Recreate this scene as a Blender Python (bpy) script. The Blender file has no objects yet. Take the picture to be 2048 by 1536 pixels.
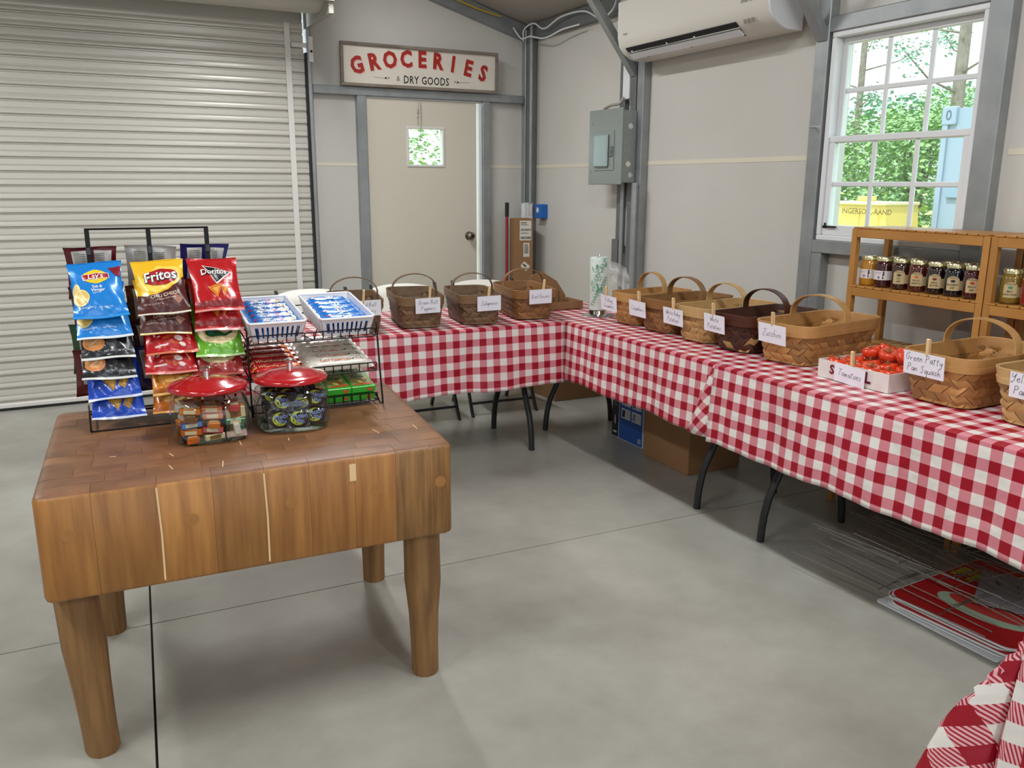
import bpy, math, random
from math import sin, cos, pi, radians as rad, sqrt
from mathutils import Vector, Matrix
random.seed(7)
scn = bpy.context.scene
C = scn.collection
# ------------------------------------------------------------------ camera, world, lights, exposure
F_PX, YAW, PITCH, ROLL, CAM_H = 1699.15, 0.47162, 0.2318, -0.00443, 1.4726
cd = bpy.data.cameras.new('camera'); cam = bpy.data.objects.new('camera', cd); C.objects.link(cam)
cd.sensor_width = 36; cd.lens = 36*F_PX/2048; cd.clip_start = 0.02; cd.clip_end = 300
_f = Vector((sin(YAW)*cos(PITCH), cos(YAW)*cos(PITCH), -sin(PITCH))); _r = Vector((cos(YAW), -sin(YAW), 0)); _d = _f.cross(_r)
_r2 = cos(ROLL)*_r+sin(ROLL)*_d; _d2 = -sin(ROLL)*_r+cos(ROLL)*_d
_m = Matrix((_r2, -_d2, -_f)).transposed().to_4x4(); _m.translation = (0, 0, CAM_H); cam.matrix_world = _m
scn.camera = cam
w = bpy.data.worlds.new('sky'); scn.world = w; w.use_nodes = True
bg = w.node_tree.nodes['Background']; bg.inputs[0].default_value = (0.80, 0.90, 1.0, 1); bg.inputs[1].default_value = 1.3
sd = bpy.data.lights.new('sun', 'SUN'); sd.energy = 2.2; sd.angle = 0.02; sd.color = (1, .95, .86)
so = bpy.data.objects.new('sun', sd); C.objects.link(so)
so.rotation_euler = Vector((0.55, 0.12, -1)).to_track_quat('-Z', 'Y').to_euler()
LAMP_W = 24
for i, (lx, ly) in enumerate([(x, y) for y in (4.95, 1.5, -1.9) for x in (-1.45, 1.35)]):
    ld = bpy.data.lights.new('strip_light', 'AREA'); ld.shape = 'RECTANGLE'; ld.size = .14; ld.size_y = 1.2
    ld.energy = LAMP_W; ld.color = (.965, .985, 1.0)
    lo = bpy.data.objects.new('strip_light', ld); C.objects.link(lo); lo.location = (lx, ly, 3.16)
scn.view_settings.view_transform = 'Standard'; scn.view_settings.look = 'None'
scn.view_settings.gamma = 1; scn.view_settings.use_curve_mapping = False; scn.view_settings.exposure = 1.17

# ------------------------------------------------------------------ materials
def lin(h):
    if not isinstance(h, str): return (*h, 1)
    c = [int(h[i:i+2], 16)/255 for i in (0, 2, 4)]
    return tuple(x/12.92 if x < .04045 else ((x+.055)/1.055)**2.4 for x in c)+(1,)
def nodes(m): return m.node_tree.nodes, m.node_tree.links
def mat(name, col, rough=.5, metal=0., noise=None, bump=None, obj=0., coat=0., spec=.5, stretch=None, detail=4, trans=0, emit=0, nrough=.5):
    """noise=(scale, colour2, contrast) mottling; bump=(scale, strength); obj = per-object brightness spread; stretch = scale vector"""
    m = bpy.data.materials.new(name); m.use_nodes = True; n, l = nodes(m); b = n['Principled BSDF']
    b.inputs['Base Color'].default_value = lin(col); b.inputs['Roughness'].default_value = rough; b.inputs['Metallic'].default_value = metal
    b.inputs['Specular IOR Level'].default_value = spec
    if coat: b.inputs['Coat Weight'].default_value = coat; b.inputs['Coat Roughness'].default_value = .05
    if trans: b.inputs['Transmission Weight'].default_value = trans
    if emit: b.inputs['Emission Color'].default_value = lin(col); b.inputs['Emission Strength'].default_value = emit
    vec = None
    def coord():
        nonlocal vec
        if vec is None:
            t = n.new('ShaderNodeTexCoord'); mp = n.new('ShaderNodeMapping'); l.new(t.outputs['Object'], mp.inputs[0])
            if stretch: mp.inputs['Scale'].default_value = stretch
            if obj:
                oi = n.new('ShaderNodeObjectInfo'); ml = n.new('ShaderNodeMath'); ml.operation = 'MULTIPLY'; ml.inputs[1].default_value = 37
                l.new(oi.outputs['Random'], ml.inputs[0]); l.new(ml.outputs[0], mp.inputs['Location'])
            vec = mp.outputs[0]
        return vec
    out = None
    if noise:
        t = n.new('ShaderNodeTexNoise'); t.inputs['Scale'].default_value = noise[0]; t.inputs['Detail'].default_value = detail; t.inputs['Roughness'].default_value = nrough
        l.new(coord(), t.inputs['Vector'])
        r = n.new('ShaderNodeMapRange'); k = noise[2]; r.inputs[1].default_value = .5-.25/k; r.inputs[2].default_value = .5+.25/k
        l.new(t.outputs['Fac'], r.inputs[0])
        x = n.new('ShaderNodeMix'); x.data_type = 'RGBA'; x.inputs[6].default_value = lin(col); x.inputs[7].default_value = lin(noise[1])
        l.new(r.outputs[0], x.inputs[0]); out = x.outputs[2]
    if obj:
        oi = n.new('ShaderNodeObjectInfo'); r = n.new('ShaderNodeMapRange'); r.inputs[3].default_value = 1-obj; r.inputs[4].default_value = 1+obj
        l.new(oi.outputs['Random'], r.inputs[0]); h = n.new('ShaderNodeHueSaturation')
        l.new(r.outputs[0], h.inputs['Value'])
        if out: l.new(out, h.inputs['Color'])
        else: h.inputs['Color'].default_value = lin(col)
        out = h.outputs[0]
    if out: l.new(out, b.inputs['Base Color'])
    if bump:
        t = n.new('ShaderNodeTexNoise'); t.inputs['Scale'].default_value = bump[0]; t.inputs['Detail'].default_value = 3
        l.new(coord(), t.inputs['Vector']); bp = n.new('ShaderNodeBump'); bp.inputs['Strength'].default_value = bump[1]; bp.inputs['Distance'].default_value = .01
        l.new(t.outputs['Fac'], bp.inputs['Height']); l.new(bp.outputs[0], b.inputs['Normal'])
    return m
_mc = {}
def col(h, rough=.35):
    k = (h, rough)
    if k not in _mc: _mc[k] = mat('print_'+h, h, rough)
    return _mc[k]
def glassy(name, tint, refl=.04, rough=.02):
    m = bpy.data.materials.new(name); m.use_nodes = True; n, l = nodes(m); n.clear()
    o = n.new('ShaderNodeOutputMaterial'); t = n.new('ShaderNodeBsdfTransparent'); t.inputs[0].default_value = lin(tint)
    g = n.new('ShaderNodeBsdfGlossy'); g.inputs['Roughness'].default_value = rough; lw = n.new('ShaderNodeLayerWeight'); lw.inputs[0].default_value = .5
    pw = n.new('ShaderNodeMath'); pw.operation = 'POWER'; pw.inputs[1].default_value = 4.5; l.new(lw.outputs['Facing'], pw.inputs[0])
    ma = n.new('ShaderNodeMath'); ma.operation = 'MULTIPLY_ADD'; ma.inputs[1].default_value = .7; ma.inputs[2].default_value = refl; l.new(pw.outputs[0], ma.inputs[0])
    mx = n.new('ShaderNodeMixShader'); l.new(ma.outputs[0], mx.inputs[0]); l.new(t.outputs[0], mx.inputs[1]); l.new(g.outputs[0], mx.inputs[2]); l.new(mx.outputs[0], o.inputs[0])
    return m
def gingham(name, period=.0745, stripe=.0):
    m = bpy.data.materials.new(name); m.use_nodes = True; n, l = nodes(m); b = n['Principled BSDF']
    b.inputs['Roughness'].default_value = .38; b.inputs['Specular IOR Level'].default_value = .45
    uv = n.new('ShaderNodeUVMap'); s = n.new('ShaderNodeSeparateXYZ'); l.new(uv.outputs[0], s.inputs[0])
    def M(op, a, bb=None):
        q = n.new('ShaderNodeMath'); q.operation = op
        for i, v in enumerate((a, bb)):
            if v is None: continue
            if isinstance(v, (int, float)): q.inputs[i].default_value = v
            else: l.new(v, q.inputs[i])
        return q.outputs[0]
    def band(o): return M('GREATER_THAN', M('FRACT', M('DIVIDE', o, period)), .5)
    a, c = band(s.outputs[0]), band(s.outputs[1]); both = M('MULTIPLY', a, c); one = M('SUBTRACT', M('MAXIMUM', a, c), both)
    mx = n.new('ShaderNodeMix'); mx.data_type = 'RGBA'; mx.inputs[6].default_value = lin('ded9d2'); mx.inputs[7].default_value = lin('cb7f88')
    if stripe:
        st = M('GREATER_THAN', M('FRACT', M('DIVIDE', M('ADD', s.outputs[0], M('MULTIPLY', s.outputs[1], .35)), stripe)), .55)
        m2 = n.new('ShaderNodeMix'); m2.data_type = 'RGBA'; m2.inputs[6].default_value = lin('e0a9ae'); m2.inputs[7].default_value = lin('a2182e'); l.new(st, m2.inputs[0]); l.new(m2.outputs[2], mx.inputs[7])
    l.new(one, mx.inputs[0])
    m3 = n.new('ShaderNodeMix'); m3.data_type = 'RGBA'; m3.inputs[7].default_value = lin('96031f'); l.new(mx.outputs[2], m3.inputs[6]); l.new(both, m3.inputs[0])
    l.new(m3.outputs[2], b.inputs['Base Color'])
    t = n.new('ShaderNodeTexNoise'); t.inputs['Scale'].default_value = 14; l.new(uv.outputs[0], t.inputs['Vector']); bp = n.new('ShaderNodeBump'); bp.inputs['Strength'].default_value = .35; bp.inputs['Distance'].default_value = .02
    l.new(t.outputs['Fac'], bp.inputs['Height']); l.new(bp.outputs[0], b.inputs['Normal'])
    return m
M_WALL = mat('insulation_sheet', 'cbc8c1', .27, noise=(1.2, 'c4c0b8', 1), bump=(230, .12))
M_CEIL = mat('ceiling_sheet', 'b0aaa1', .5, noise=(1, 'a69f95', 1))
M_TAPE = mat('seam_tape', 'd9d1be', .4)
M_GALV = mat('galvanized_steel', 'a0a3a3', .42, .45, noise=(9, '8c9091', 1), bump=(60, .03))
M_GALVD = mat('dull_steel', '7c7e7e', .5, .45, noise=(8, '6f7272', 1))
M_CONC = mat('concrete', 'a7a69c', .3, noise=(1.3, '807d74', 1.15), bump=(30, .04), detail=14, nrough=.66)
M_JOINT = mat('joint_dark', '35312c', .9)
M_ROLL = mat('shutter_steel', 'c3bfb5', .3, .15)
M_WHITE = mat('white_paint', 'd8d6d0', .4)
M_DOOR = mat('door_paint', 'cfc8b8', .38)
M_VINYL = mat('white_vinyl', 'dcdedf', .35)
M_BLACK = mat('black_wire', '070707', .45, spec=.3)
M_RUBBER = mat('black_rubber', '161616', .7)
M_CHROME = mat('chrome', 'd8d8d8', .12, 1)
M_BRASS = mat('aged_nickel', '8f887a', .3, 1)
M_GLASS = glassy('window_glass', 'f4faf8')
M_JAR = glassy('jar_glass', 'eef2f0')
M_PLAS = mat('white_plastic', 'e4e4e6', .35)
M_CARD = mat('card_paper', 'e3e3ec', .6)
M_INK = mat('ink', '17171c', .6)
M_PIN = mat('clothespin_wood', 'd8b98a', .6, obj=.12)
M_CLOTH = gingham('gingham_vinyl'); M_CLOTH2 = gingham('gingham_vinyl_near', .0745, .0062)
M_CBOX = mat('cardboard', '8f6a45', .75, noise=(6, '86623f', 1), bump=(80, .05))
M_CBOXD = mat('cardboard_edge', '5b4128', .8)
M_RED = mat('red_lacquer', 'a80d16', .18, coat=.6)
M_LEGM = mat('charcoal_leg', '2b2b2d', .4, .3)
def woodm(name, a, b, obj=.12, st=(14, 14, 1.1), rough=.42, sc=3.2, k=1.3):
    return mat(name, a, rough, noise=(sc, b, k), obj=obj, stretch=st, detail=6, bump=(14, .05))
M_STAVE = woodm('maple_stave', 'ae793c', '8a5929', .15)
M_STAVED = woodm('weathered_stave', '9c713e', '5a3c1f', .08, sc=5, k=.9)
M_END = mat('end_grain_top', '8d6140', .46, noise=(7, '5c3a20', 1.0), obj=.13, bump=(40, .08), detail=10, nrough=.62)
M_LEGW = mat('block_leg_wood', '9c7444', .62, noise=(5, '5f3f22', .85), obj=.06, stretch=(7, 7, .55), detail=9, bump=(9, .5))
M_PLUG = mat('plug_wood', 'a27139', .5, noise=(60, '976833', 1))
M_FILL = mat('pale_filler', 'e0c090', .6)
M_BAMB = woodm('bamboo', 'b98546', 'a06c31', .06, (3, 1.2, 3), .4, 3, .9)

# ------------------------------------------------------------------ mesh builder
class MB:
    def __init__(s): s.v = []; s.f = []; s.m = []; s.uv = None
    def add(s, vs, fs, m=0):
        b = len(s.v); s.v += [tuple(p) for p in vs]; s.f += [tuple(i+b for i in f) for f in fs]; s.m += [m]*len(fs); return s
    def box(s, a, b, m=0, X=None, bev=0.):
        (x0, y0, z0), (x1, y1, z1) = a, b
        if bev:
            vs, fs = cham(x0, y0, z0, x1, y1, z1, min(bev, .49*min(x1-x0, y1-y0, z1-z0)))
        else:
            vs = [(x, y, z) for z in (z0, z1) for y in (y0, y1) for x in (x0, x1)]
            fs = [(0, 2, 3, 1), (4, 5, 7, 6), (0, 1, 5, 4), (2, 6, 7, 3), (0, 4, 6, 2), (1, 3, 7, 5)]
        if X: vs = [X @ Vector(p) for p in vs]
        return s.add(vs, fs, m)
    def tube(s, pts, r, n=6, m=0, caps=True):
        pts = [Vector(p) for p in pts]; rings = []; up = None
        for i, p in enumerate(pts):
            t = (pts[min(i+1, len(pts)-1)]-pts[max(i-1, 0)]).normalized()
            if up is None:
                up = t.orthogonal().normalized()
            up = (up-t*up.dot(t)); up = up.normalized() if up.length > 1e-6 else t.orthogonal().normalized()
            q = t.cross(up); rr = r[i] if isinstance(r, (list, tuple)) else r
            rings.append([p+(up*cos(2*pi*k/n)+q*sin(2*pi*k/n))*rr for k in range(n)])
        vs = [p for R in rings for p in R]; fs = []
        for i in range(len(pts)-1):
            for k in range(n): fs.append((i*n+k, i*n+(k+1) % n, (i+1)*n+(k+1) % n, (i+1)*n+k))
        if caps: fs += [tuple(range(n))[::-1], tuple(range((len(pts)-1)*n, len(pts)*n))]
        return s.add(vs, fs, m)
    def flat(s, pts, wdt, th, side, m=0):
        """ribbon with thickness: side = width direction, extruded by normal"""
        pts = [Vector(p) for p in pts]; side = Vector(side).normalized(); vs = []; fs = []
        for i, p in enumerate(pts):
            t = (pts[min(i+1, len(pts)-1)]-pts[max(i-1, 0)]).normalized(); nn = t.cross(side).normalized()
            for a, b in ((-1, -1), (1, -1), (1, 1), (-1, 1)): vs.append(p+side*(a*wdt/2)+nn*(b*th/2))
        for i in range(len(pts)-1):
            for k in range(4): fs.append((i*4+k, i*4+(k+1) % 4, i*4+4+(k+1) % 4, i*4+4+k))
        fs += [(3, 2, 1, 0), tuple(len(vs)-4+k for k in range(4))]
        return s.add(vs, fs, m)
    def lathe(s, prof, n=20, m=0, c=(0, 0, 0), shape=None, X=None):
        vs = []; fs = []
        for r, z in prof:
            for k in range(n):
                a = 2*pi*k/n; q = shape(a) if shape else 1
                vs.append((c[0]+r*q*cos(a), c[1]+r*q*sin(a), c[2]+z))
        for i in range(len(prof)-1):
            for k in range(n): fs.append((i*n+k, i*n+(k+1) % n, (i+1)*n+(k+1) % n, (i+1)*n+k))
        if prof[0][0] > 1e-5: fs.append(tuple(range(n))[::-1])
        if prof[-1][0] > 1e-5: fs.append(tuple(range((len(prof)-1)*n, len(prof)*n)))
        if X: vs = [X @ Vector(p) for p in vs]
        return s.add(vs, fs, m)
    def prism(s, poly, z0, z1, m=0, X=None):
        n = len(poly); vs = [(x, y, z0) for x, y in poly]+[(x, y, z1) for x, y in poly]
        fs = [tuple(range(n))[::-1], tuple(range(n, 2*n))]+[(i, (i+1) % n, n+(i+1) % n, n+i) for i in range(n)]
        if X: vs = [X @ Vector(p) for p in vs]
        return s.add(vs, fs, m)
    def grid(s, fn, us, vs_, m=0, close=False):
        nu, nv = len(us), len(vs_); vs = [fn(u, v) for v in vs_ for u in us]; fs = []
        for j in range(nv-1):
            for i in range(nu-1 if not close else nu): fs.append((j*nu+i, j*nu+(i+1) % nu, (j+1)*nu+(i+1) % nu, (j+1)*nu+i))
        return s.add(vs, fs, m)
    def build(s, name, mats, parent=None, smooth=35, world=False, loc=None):
        me = bpy.data.meshes.new(name); v = s.v
        if 'print' in name or name == 'label':      # share the vertices of neighbouring print cells so that they shade smoothly
            key = {}; ix = []; vv = []
            for p in v:
                k = (round(p[0], 5), round(p[1], 5), round(p[2], 5))
                if k not in key: key[k] = len(vv); vv.append(p)
                ix.append(key[k])
            fs = []; ms = []
            for f, m in zip(s.f, s.m):
                g = []
                for i in f:
                    if ix[i] not in g: g.append(ix[i])
                if len(g) > 2: fs.append(tuple(g)); ms.append(m)
            v = vv; s.f = fs; s.m = ms
        if world and parent is not None: v = [tuple(Vector(p)-parent.location) for p in v]
        me.from_pydata(v, [], s.f)
        for x in (mats if isinstance(mats, (list, tuple)) else [mats]): me.materials.append(x)
        if len(me.materials) > 1: me.polygons.foreach_set('material_index', s.m)
        if s.uv:
            ul = me.uv_layers.new(name='UVMap'); idx = [0]*len(me.loops); me.loops.foreach_get('vertex_index', idx)
            ul.data.foreach_set('uv', [c for i in idx for c in s.uv[i]])
        if smooth:
            me.polygons.foreach_set('use_smooth', [True]*len(me.polygons)); me.set_sharp_from_angle(angle=rad(smooth))
        me.update(); o = bpy.data.objects.new(name, me); C.objects.link(o)
        if parent is not None: o.parent = parent
        if loc: o.location = loc
        return o
def cham(x0, y0, z0, x1, y1, z1, b):
    vs = []; ix = {}
    for sx in (0, 1):
        for sy in (0, 1):
            for sz in (0, 1):
                X, Y, Z = (x0, x1)[sx], (y0, y1)[sy], (z0, z1)[sz]; dx, dy, dz = (b, -b)[sx], (b, -b)[sy], (b, -b)[sz]
                for a, p in (('x', (X, Y+dy, Z+dz)), ('y', (X+dx, Y, Z+dz)), ('z', (X+dx, Y+dy, Z))):
                    ix[sx, sy, sz, a] = len(vs); vs.append(p)
    fs = []
    for s_ in (0, 1):
        for a in 'xyz':
            o = [(0, 0), (1, 0), (1, 1), (0, 1)]
            k = [(s_, p, q) if a == 'x' else (p, s_, q) if a == 'y' else (p, q, s_) for p, q in o]
            f = [ix[(*t, a)] for t in k]; fs.append(tuple(f))
    for e in range(3):
        for p in (0, 1):
            for q in (0, 1):
                t = [None]*3; oth = [i for i in range(3) if i != e]; names = 'xyz'
                def K(v, axis): t[e] = v; t[oth[0]] = p; t[oth[1]] = q; return ix[(*t, names[axis])]
                fs.append((K(0, oth[0]), K(1, oth[0]), K(1, oth[1]), K(0, oth[1])))
    for sx in (0, 1):
        for sy in (0, 1):
            for sz in (0, 1): fs.append(tuple(ix[sx, sy, sz, a] for a in 'xyz'))
    c = Vector(((x0+x1)/2, (y0+y1)/2, (z0+z1)/2)); out = []
    for f in fs:
        p = [Vector(vs[i]) for i in f]; nn = (p[1]-p[0]).cross(p[2]-p[0]); ce = sum(p, Vector())/len(p)
        out.append(f if nn.dot(ce-c) > 0 else f[::-1])
    return vs, out
def thing(name, label, cat, loc=(0, 0, 0), rz=0, group=None):
    o = bpy.data.objects.new(name, None); C.objects.link(o); o.location = loc; o.rotation_euler = (0, 0, rz); o.empty_display_size = .05
    return tag(o, label, cat, group)
def tag(o, label, cat, group=None):
    o['label'] = label; o['category'] = cat
    if group: o['group'] = group
    return o
def struct(o): o['kind'] = 'structure'; return o
def stuff(o): o['kind'] = 'stuff'; return o
def root(name, loc=(0, 0, 0)):
    o = bpy.data.objects.new(name, None); C.objects.link(o); o.location = loc; return struct(o)
def dup(r, loc=None, rz=None, label=None, group=None):
    c = r.copy(); C.objects.link(c)
    if loc is not None: c.location = loc
    if rz is not None: c.rotation_euler = (0, 0, rz)
    if label: c['label'] = label
    if group: c['group'] = group
    def rec(a, b):
        for ch in list(a.children):
            d = ch.copy(); C.objects.link(d); d.parent = b; rec(ch, d)
    rec(r, c); return c
def remat(o, mapping):
    for ch in [o]+list(o.children_recursive):
        for sl in getattr(ch, 'material_slots', []):
            if sl.material in mapping: a = mapping[sl.material]; sl.link = 'OBJECT'; sl.material = a
def T(x=0, y=0, z=0): return Matrix.Translation((x, y, z))
def RX(a): return Matrix.Rotation(a, 4, 'X')
def RY(a): return Matrix.Rotation(a, 4, 'Y')
def RZ(a): return Matrix.Rotation(a, 4, 'Z')
# ---- flat print: text and shapes mapped on to surfaces
_tc = {}
def txt(body, shear=0., off=0., space=1.):
    k = (body, shear, off, space)
    if k not in _tc:
        cu = bpy.data.curves.new('t', 'FONT'); cu.body = body; cu.size = 1; cu.align_x = 'CENTER'; cu.align_y = 'CENTER'; cu.shear = shear; cu.offset = off; cu.space_character = space; cu.resolution_u = 2
        o = bpy.data.objects.new('t', cu); me = o.to_mesh(); v = [(p.co.x, p.co.y) for p in me.vertices]; f = [tuple(p.vertices) for p in me.polygons]
        o.to_mesh_clear(); bpy.data.objects.remove(o); bpy.data.curves.remove(cu); _tc[k] = (v, f)
    return _tc[k]
def ptext(mb, P, body, size, cx, cy, m, rot=0, layer=1, sx=1., **kw):
    v, f = txt(body, **kw); c, s = cos(rot), sin(rot)
    mb.add([P(cx+(x*sx*c-y*s)*size, cy+(x*sx*s+y*c)*size, layer) for x, y in v], f, m)
def ppoly(mb, P, poly, m, layer=1, cell=.012):
    xs = [p[0] for p in poly]; ys = [p[1] for p in poly]
    nx = max(1, math.ceil((max(xs)-min(xs))/cell)); ny = max(1, math.ceil((max(ys)-min(ys))/cell))
    dx = (max(xs)-min(xs))/nx; dy = (max(ys)-min(ys))/ny
    def clip(p, a, k, sg):
        out = []
        for i in range(len(p)):
            u, v = p[i-1], p[i]; iu, iv = sg*(u[a]-k) >= 0, sg*(v[a]-k) >= 0
            if iu != iv: t = (k-u[a])/(v[a]-u[a]); out.append((u[0]+t*(v[0]-u[0]), u[1]+t*(v[1]-u[1])))
            if iv: out.append(v)
        return out
    for i in range(nx):
        col_ = clip(clip(list(poly), 0, min(xs)+i*dx, 1), 0, min(xs)+(i+1)*dx, -1)
        if len(col_) < 3: continue
        for j in range(ny):
            q = clip(clip(col_, 1, min(ys)+j*dy, 1), 1, min(ys)+(j+1)*dy, -1)
            if len(q) > 2: mb.add([P(x, y, layer) for x, y in q], [tuple(range(len(q)))], m)
def ell(cx, cy, rx, ry, rot=0, n=22):
    return [(cx+rx*cos(a)*cos(rot)-ry*sin(a)*sin(rot), cy+rx*cos(a)*sin(rot)+ry*sin(a)*cos(rot)) for a in [2*pi*i/n for i in range(n)]]
def plane(o, ux, uy, step=.0006):
    """flat mapping: origin o, axes ux, uy, offset along the normal"""
    o, ux, uy = Vector(o), Vector(ux).normalized(), Vector(uy).normalized(); nn = ux.cross(uy)
    return lambda x, y, L=1: o+ux*x+uy*y+nn*(L*step)
# pen-stroke handwriting (x 0..w, y 0..1 = x-height, ascender 2)
HW = {'a': '.8,.8 .4,1 .1,.6 .2,.1 .5,.1 .8,.8 .75,.2 1,0', 'b': '.1,2 .15,0 .5,0 .8,.4 .5,.9 .15,.5', 'c': '.8,.8 .4,1 .1,.5 .3,0 .8,.1', 'd': '.8,.7 .4,.9 .1,.4 .4,0 .75,.3 .85,2 .8,.1 1,0',
      'e': '.1,.5 .7,.6 .6,.95 .2,.8 .15,.2 .5,0 .9,.2', 'g': '.8,.8 .4,1 .1,.5 .5,.1 .8,.8 .75,-.6 .4,-.9 .1,-.6', 'h': '.1,2 .15,0 .2,.6 .5,.95 .75,.6 .8,0', 'i': '.2,.9 .25,0 .4,0', 'k': '.1,2 .15,0 .15,.4 .7,.9 .3,.5 .8,0',
      'l': '.2,2 .25,.1 .45,0', 'm': '.1,.9 .1,0 .2,.7 .45,.9 .5,0 .6,.7 .85,.9 .95,0', 'n': '.1,.9 .15,0 .2,.7 .55,.9 .7,.6 .75,0', 'o': '.5,1 .15,.7 .2,.15 .55,0 .8,.5 .5,1', 'p': '.1,.9 .1,-.9 .15,.6 .5,1 .8,.6 .5,.1 .15,.2',
      'q': '.8,.8 .4,1 .1,.5 .4,.05 .75,.5 .8,.9 .8,-.9 1,-.6', 'r': '.1,.9 .15,0 .2,.6 .6,.95', 's': '.7,.9 .3,.95 .3,.6 .7,.4 .6,0 .1,.1', 't': '.3,1.6 .3,.1 .6,0|.0,1.1 .7,1.15', 'u': '.1,.9 .15,.2 .4,0 .7,.3 .75,.9 .75,.1 .95,0', 'w': '.05,.9 .2,0 .45,.7 .65,0 .95,.9',
      'y': '.1,.9 .2,.3 .5,.2 .8,.9 .7,-.5 .35,-.9 .1,-.6', 'z': '.1,.9 .8,.9 .1,0 .9,.05', 'P': '.2,0 .15,1.9 .6,2 1,1.6 .7,1.1 .2,1', 'C': '1,1.7 .6,2 .1,1.2 .3,.1 1,.2', 'W': '.0,1.9 .3,0 .6,1.3 .9,0 1.3,2', 'B': '.15,0 .15,2 .7,1.9 .7,1.2 .2,1.1 .9,.8 .8,.1 .15,0',
      'Z': '.1,1.9 1.1,2 .1,.1 1.1,0', 'T': '.6,2 .55,0|.0,2 1.2,1.95', 'G': '1.1,1.7 .6,2 .1,1.2 .3,.1 .9,.1 1,.9 .6,.9', 'S': '1,1.8 .5,2 .3,1.5 .9,.8 .6,.05 .1,.2', 'Y': '.1,2 .3,1.1 .7,1.1 1,2 .8,.3 .3,-.3 .1,.1', 'J': '.8,2 .7,.2 .3,0 .1,.4|.4,2 1.1,2', 'R': '.2,0 .15,1.9 .7,1.9 .7,1.2 .2,1 1,0', 'O': '.6,2 .1,1.2 .4,.05 1,.6 .9,1.8 .5,2'}
def handwrite(mb, P, body, size, cx, cy, m, wdt=.0011, layer=1):
    adv = [(.7 if ch == ' ' else (1.35 if ch.isupper() or ch in 'mw' else .6 if ch in 'il' else .95)) for ch in body]; x = -sum(adv)/2
    rnd = random.Random(body)
    for ch, a in zip(body, adv):
        for st in HW.get(ch, '').split('|'):
            pts = [tuple(map(float, q.split(','))) for q in st.split()]; yo = rnd.uniform(-.1, .1)
            for (ax, ay), (bx, by) in zip(pts, pts[1:]):
                A = (cx+(x+ax+.18*ay)*size, cy+(ay+yo)*size); B = (cx+(x+bx+.18*by)*size, cy+(by+yo)*size)
                d = sqrt((B[0]-A[0])**2+(B[1]-A[1])**2) or 1; nx, ny = -(B[1]-A[1])/d*wdt/2, (B[0]-A[0])/d*wdt/2
                mb.add([P(A[0]-nx, A[1]-ny, layer), P(B[0]-nx, B[1]-ny, layer), P(B[0]+nx, B[1]+ny, layer), P(A[0]+nx, A[1]+ny, layer)], [(0, 1, 2, 3)], m)
        x += a
# ------------------------------------------------------------------ setting
D, XW = 6.3765, 3.3586            # front planes of the framing: end wall, right wall
DI, XI = D+.06, XW+.06            # insulation faces
def roofz(x): return 2.69+.29*(XW-abs(x-.02)) if True else 0
# floor: four slabs, saw-cut joints
fl = root('floor')
b = MB(); b.box((-3.7, -5.4, -.16), (3.7, 6.7, -.012)); struct(b.build('joint_bed', M_JOINT, fl, 0))
def jy(x): return 2.912-.0165*x           # cross joint
def jx(y): return .118-.061*(3.16-y)      # long joint
g = .0035
for xs, ys in [((-3.7, None), (-5.4, None)), ((None, 3.7), (-5.4, None)), ((-3.7, None), (None, 6.7)), ((None, 3.7), (None, 6.7))]:
    poly = []
    low = ys[1] is None; left = xs[1] is None
    X0 = lambda y: (xs[0] if left else jx(y)+g); X1 = lambda y: (jx(y)-g if left else xs[1])
    Y0 = lambda x: (ys[0] if low else jy(x)+g*.7); Y1 = lambda x: (jy(x)-g*.7 if low else ys[1])
    yc = 2.91; xc = jx(yc)
    if low: q = [(X0(ys[0]), ys[0]), (X1(ys[0]), ys[0]), (X1(yc), Y1(X1(yc))), (X0(yc), Y1(X0(yc)))]
    else: q = [(X0(yc), Y0(X0(yc))), (X1(yc), Y0(X1(yc))), (X1(ys[1]), ys[1]), (X0(ys[1]), ys[1])]
    b = MB(); b.prism(q, -.012, 0); b.build('slab', M_CONC, fl, 0)
# end wall (with roll door and entry door), right wall with window
ZT = 4.2
wb = MB()
DX0, DX1, DZ = 2.028, 2.985, 2.10            # entry opening
RX0, RX1, RZ1 = -1.52, 1.60, 2.70            # roll door opening
for a, c in [((-3.5, -.1), (RX0, ZT)), ((RX0, RZ1), (RX1, ZT)), ((RX1, -.1), (DX0, ZT)), ((DX0, DZ), (DX1, ZT)), ((DX1, -.1), (3.6, ZT))]:
    wb.box((a[0], DI, a[1]), (c[0], DI+.1, c[1]))
o = struct(wb.build('wall_back', M_WALL, None, 0))
WY0, WY1, WZ0, WZ1 = 2.394, 3.207, 1.20, 2.19
wr = MB()
for a, c in [((-5.4, -.1), (WY0, 2.9)), ((WY0, -.1), (WY1, WZ0)), ((WY0, WZ1), (WY1, 2.9)), ((WY1, -.1), (6.5, 2.9))]:
    wr.box((XI, a[0], a[1]), (XI+.1, c[0], c[1]))
wrt = struct(wr.build('wall_right', M_WALL, None, 0))
b = MB(); b.box((-3.6, -5.4, -.1), (-3.42, 6.5, 2.9)); struct(b.build('wall_left', M_WALL, None, 0))
b = MB()
for a, c in [((-3.5, -.1), (-1.3, ZT)), ((-1.3, 2.5), (2.3, ZT)), ((2.3, -.1), (3.5, ZT))]: b.box((a[0], -5.5, a[1]), (c[0], -5.38, c[1]))
struct(b.build('wall_rear', M_WALL, None, 0))
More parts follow.
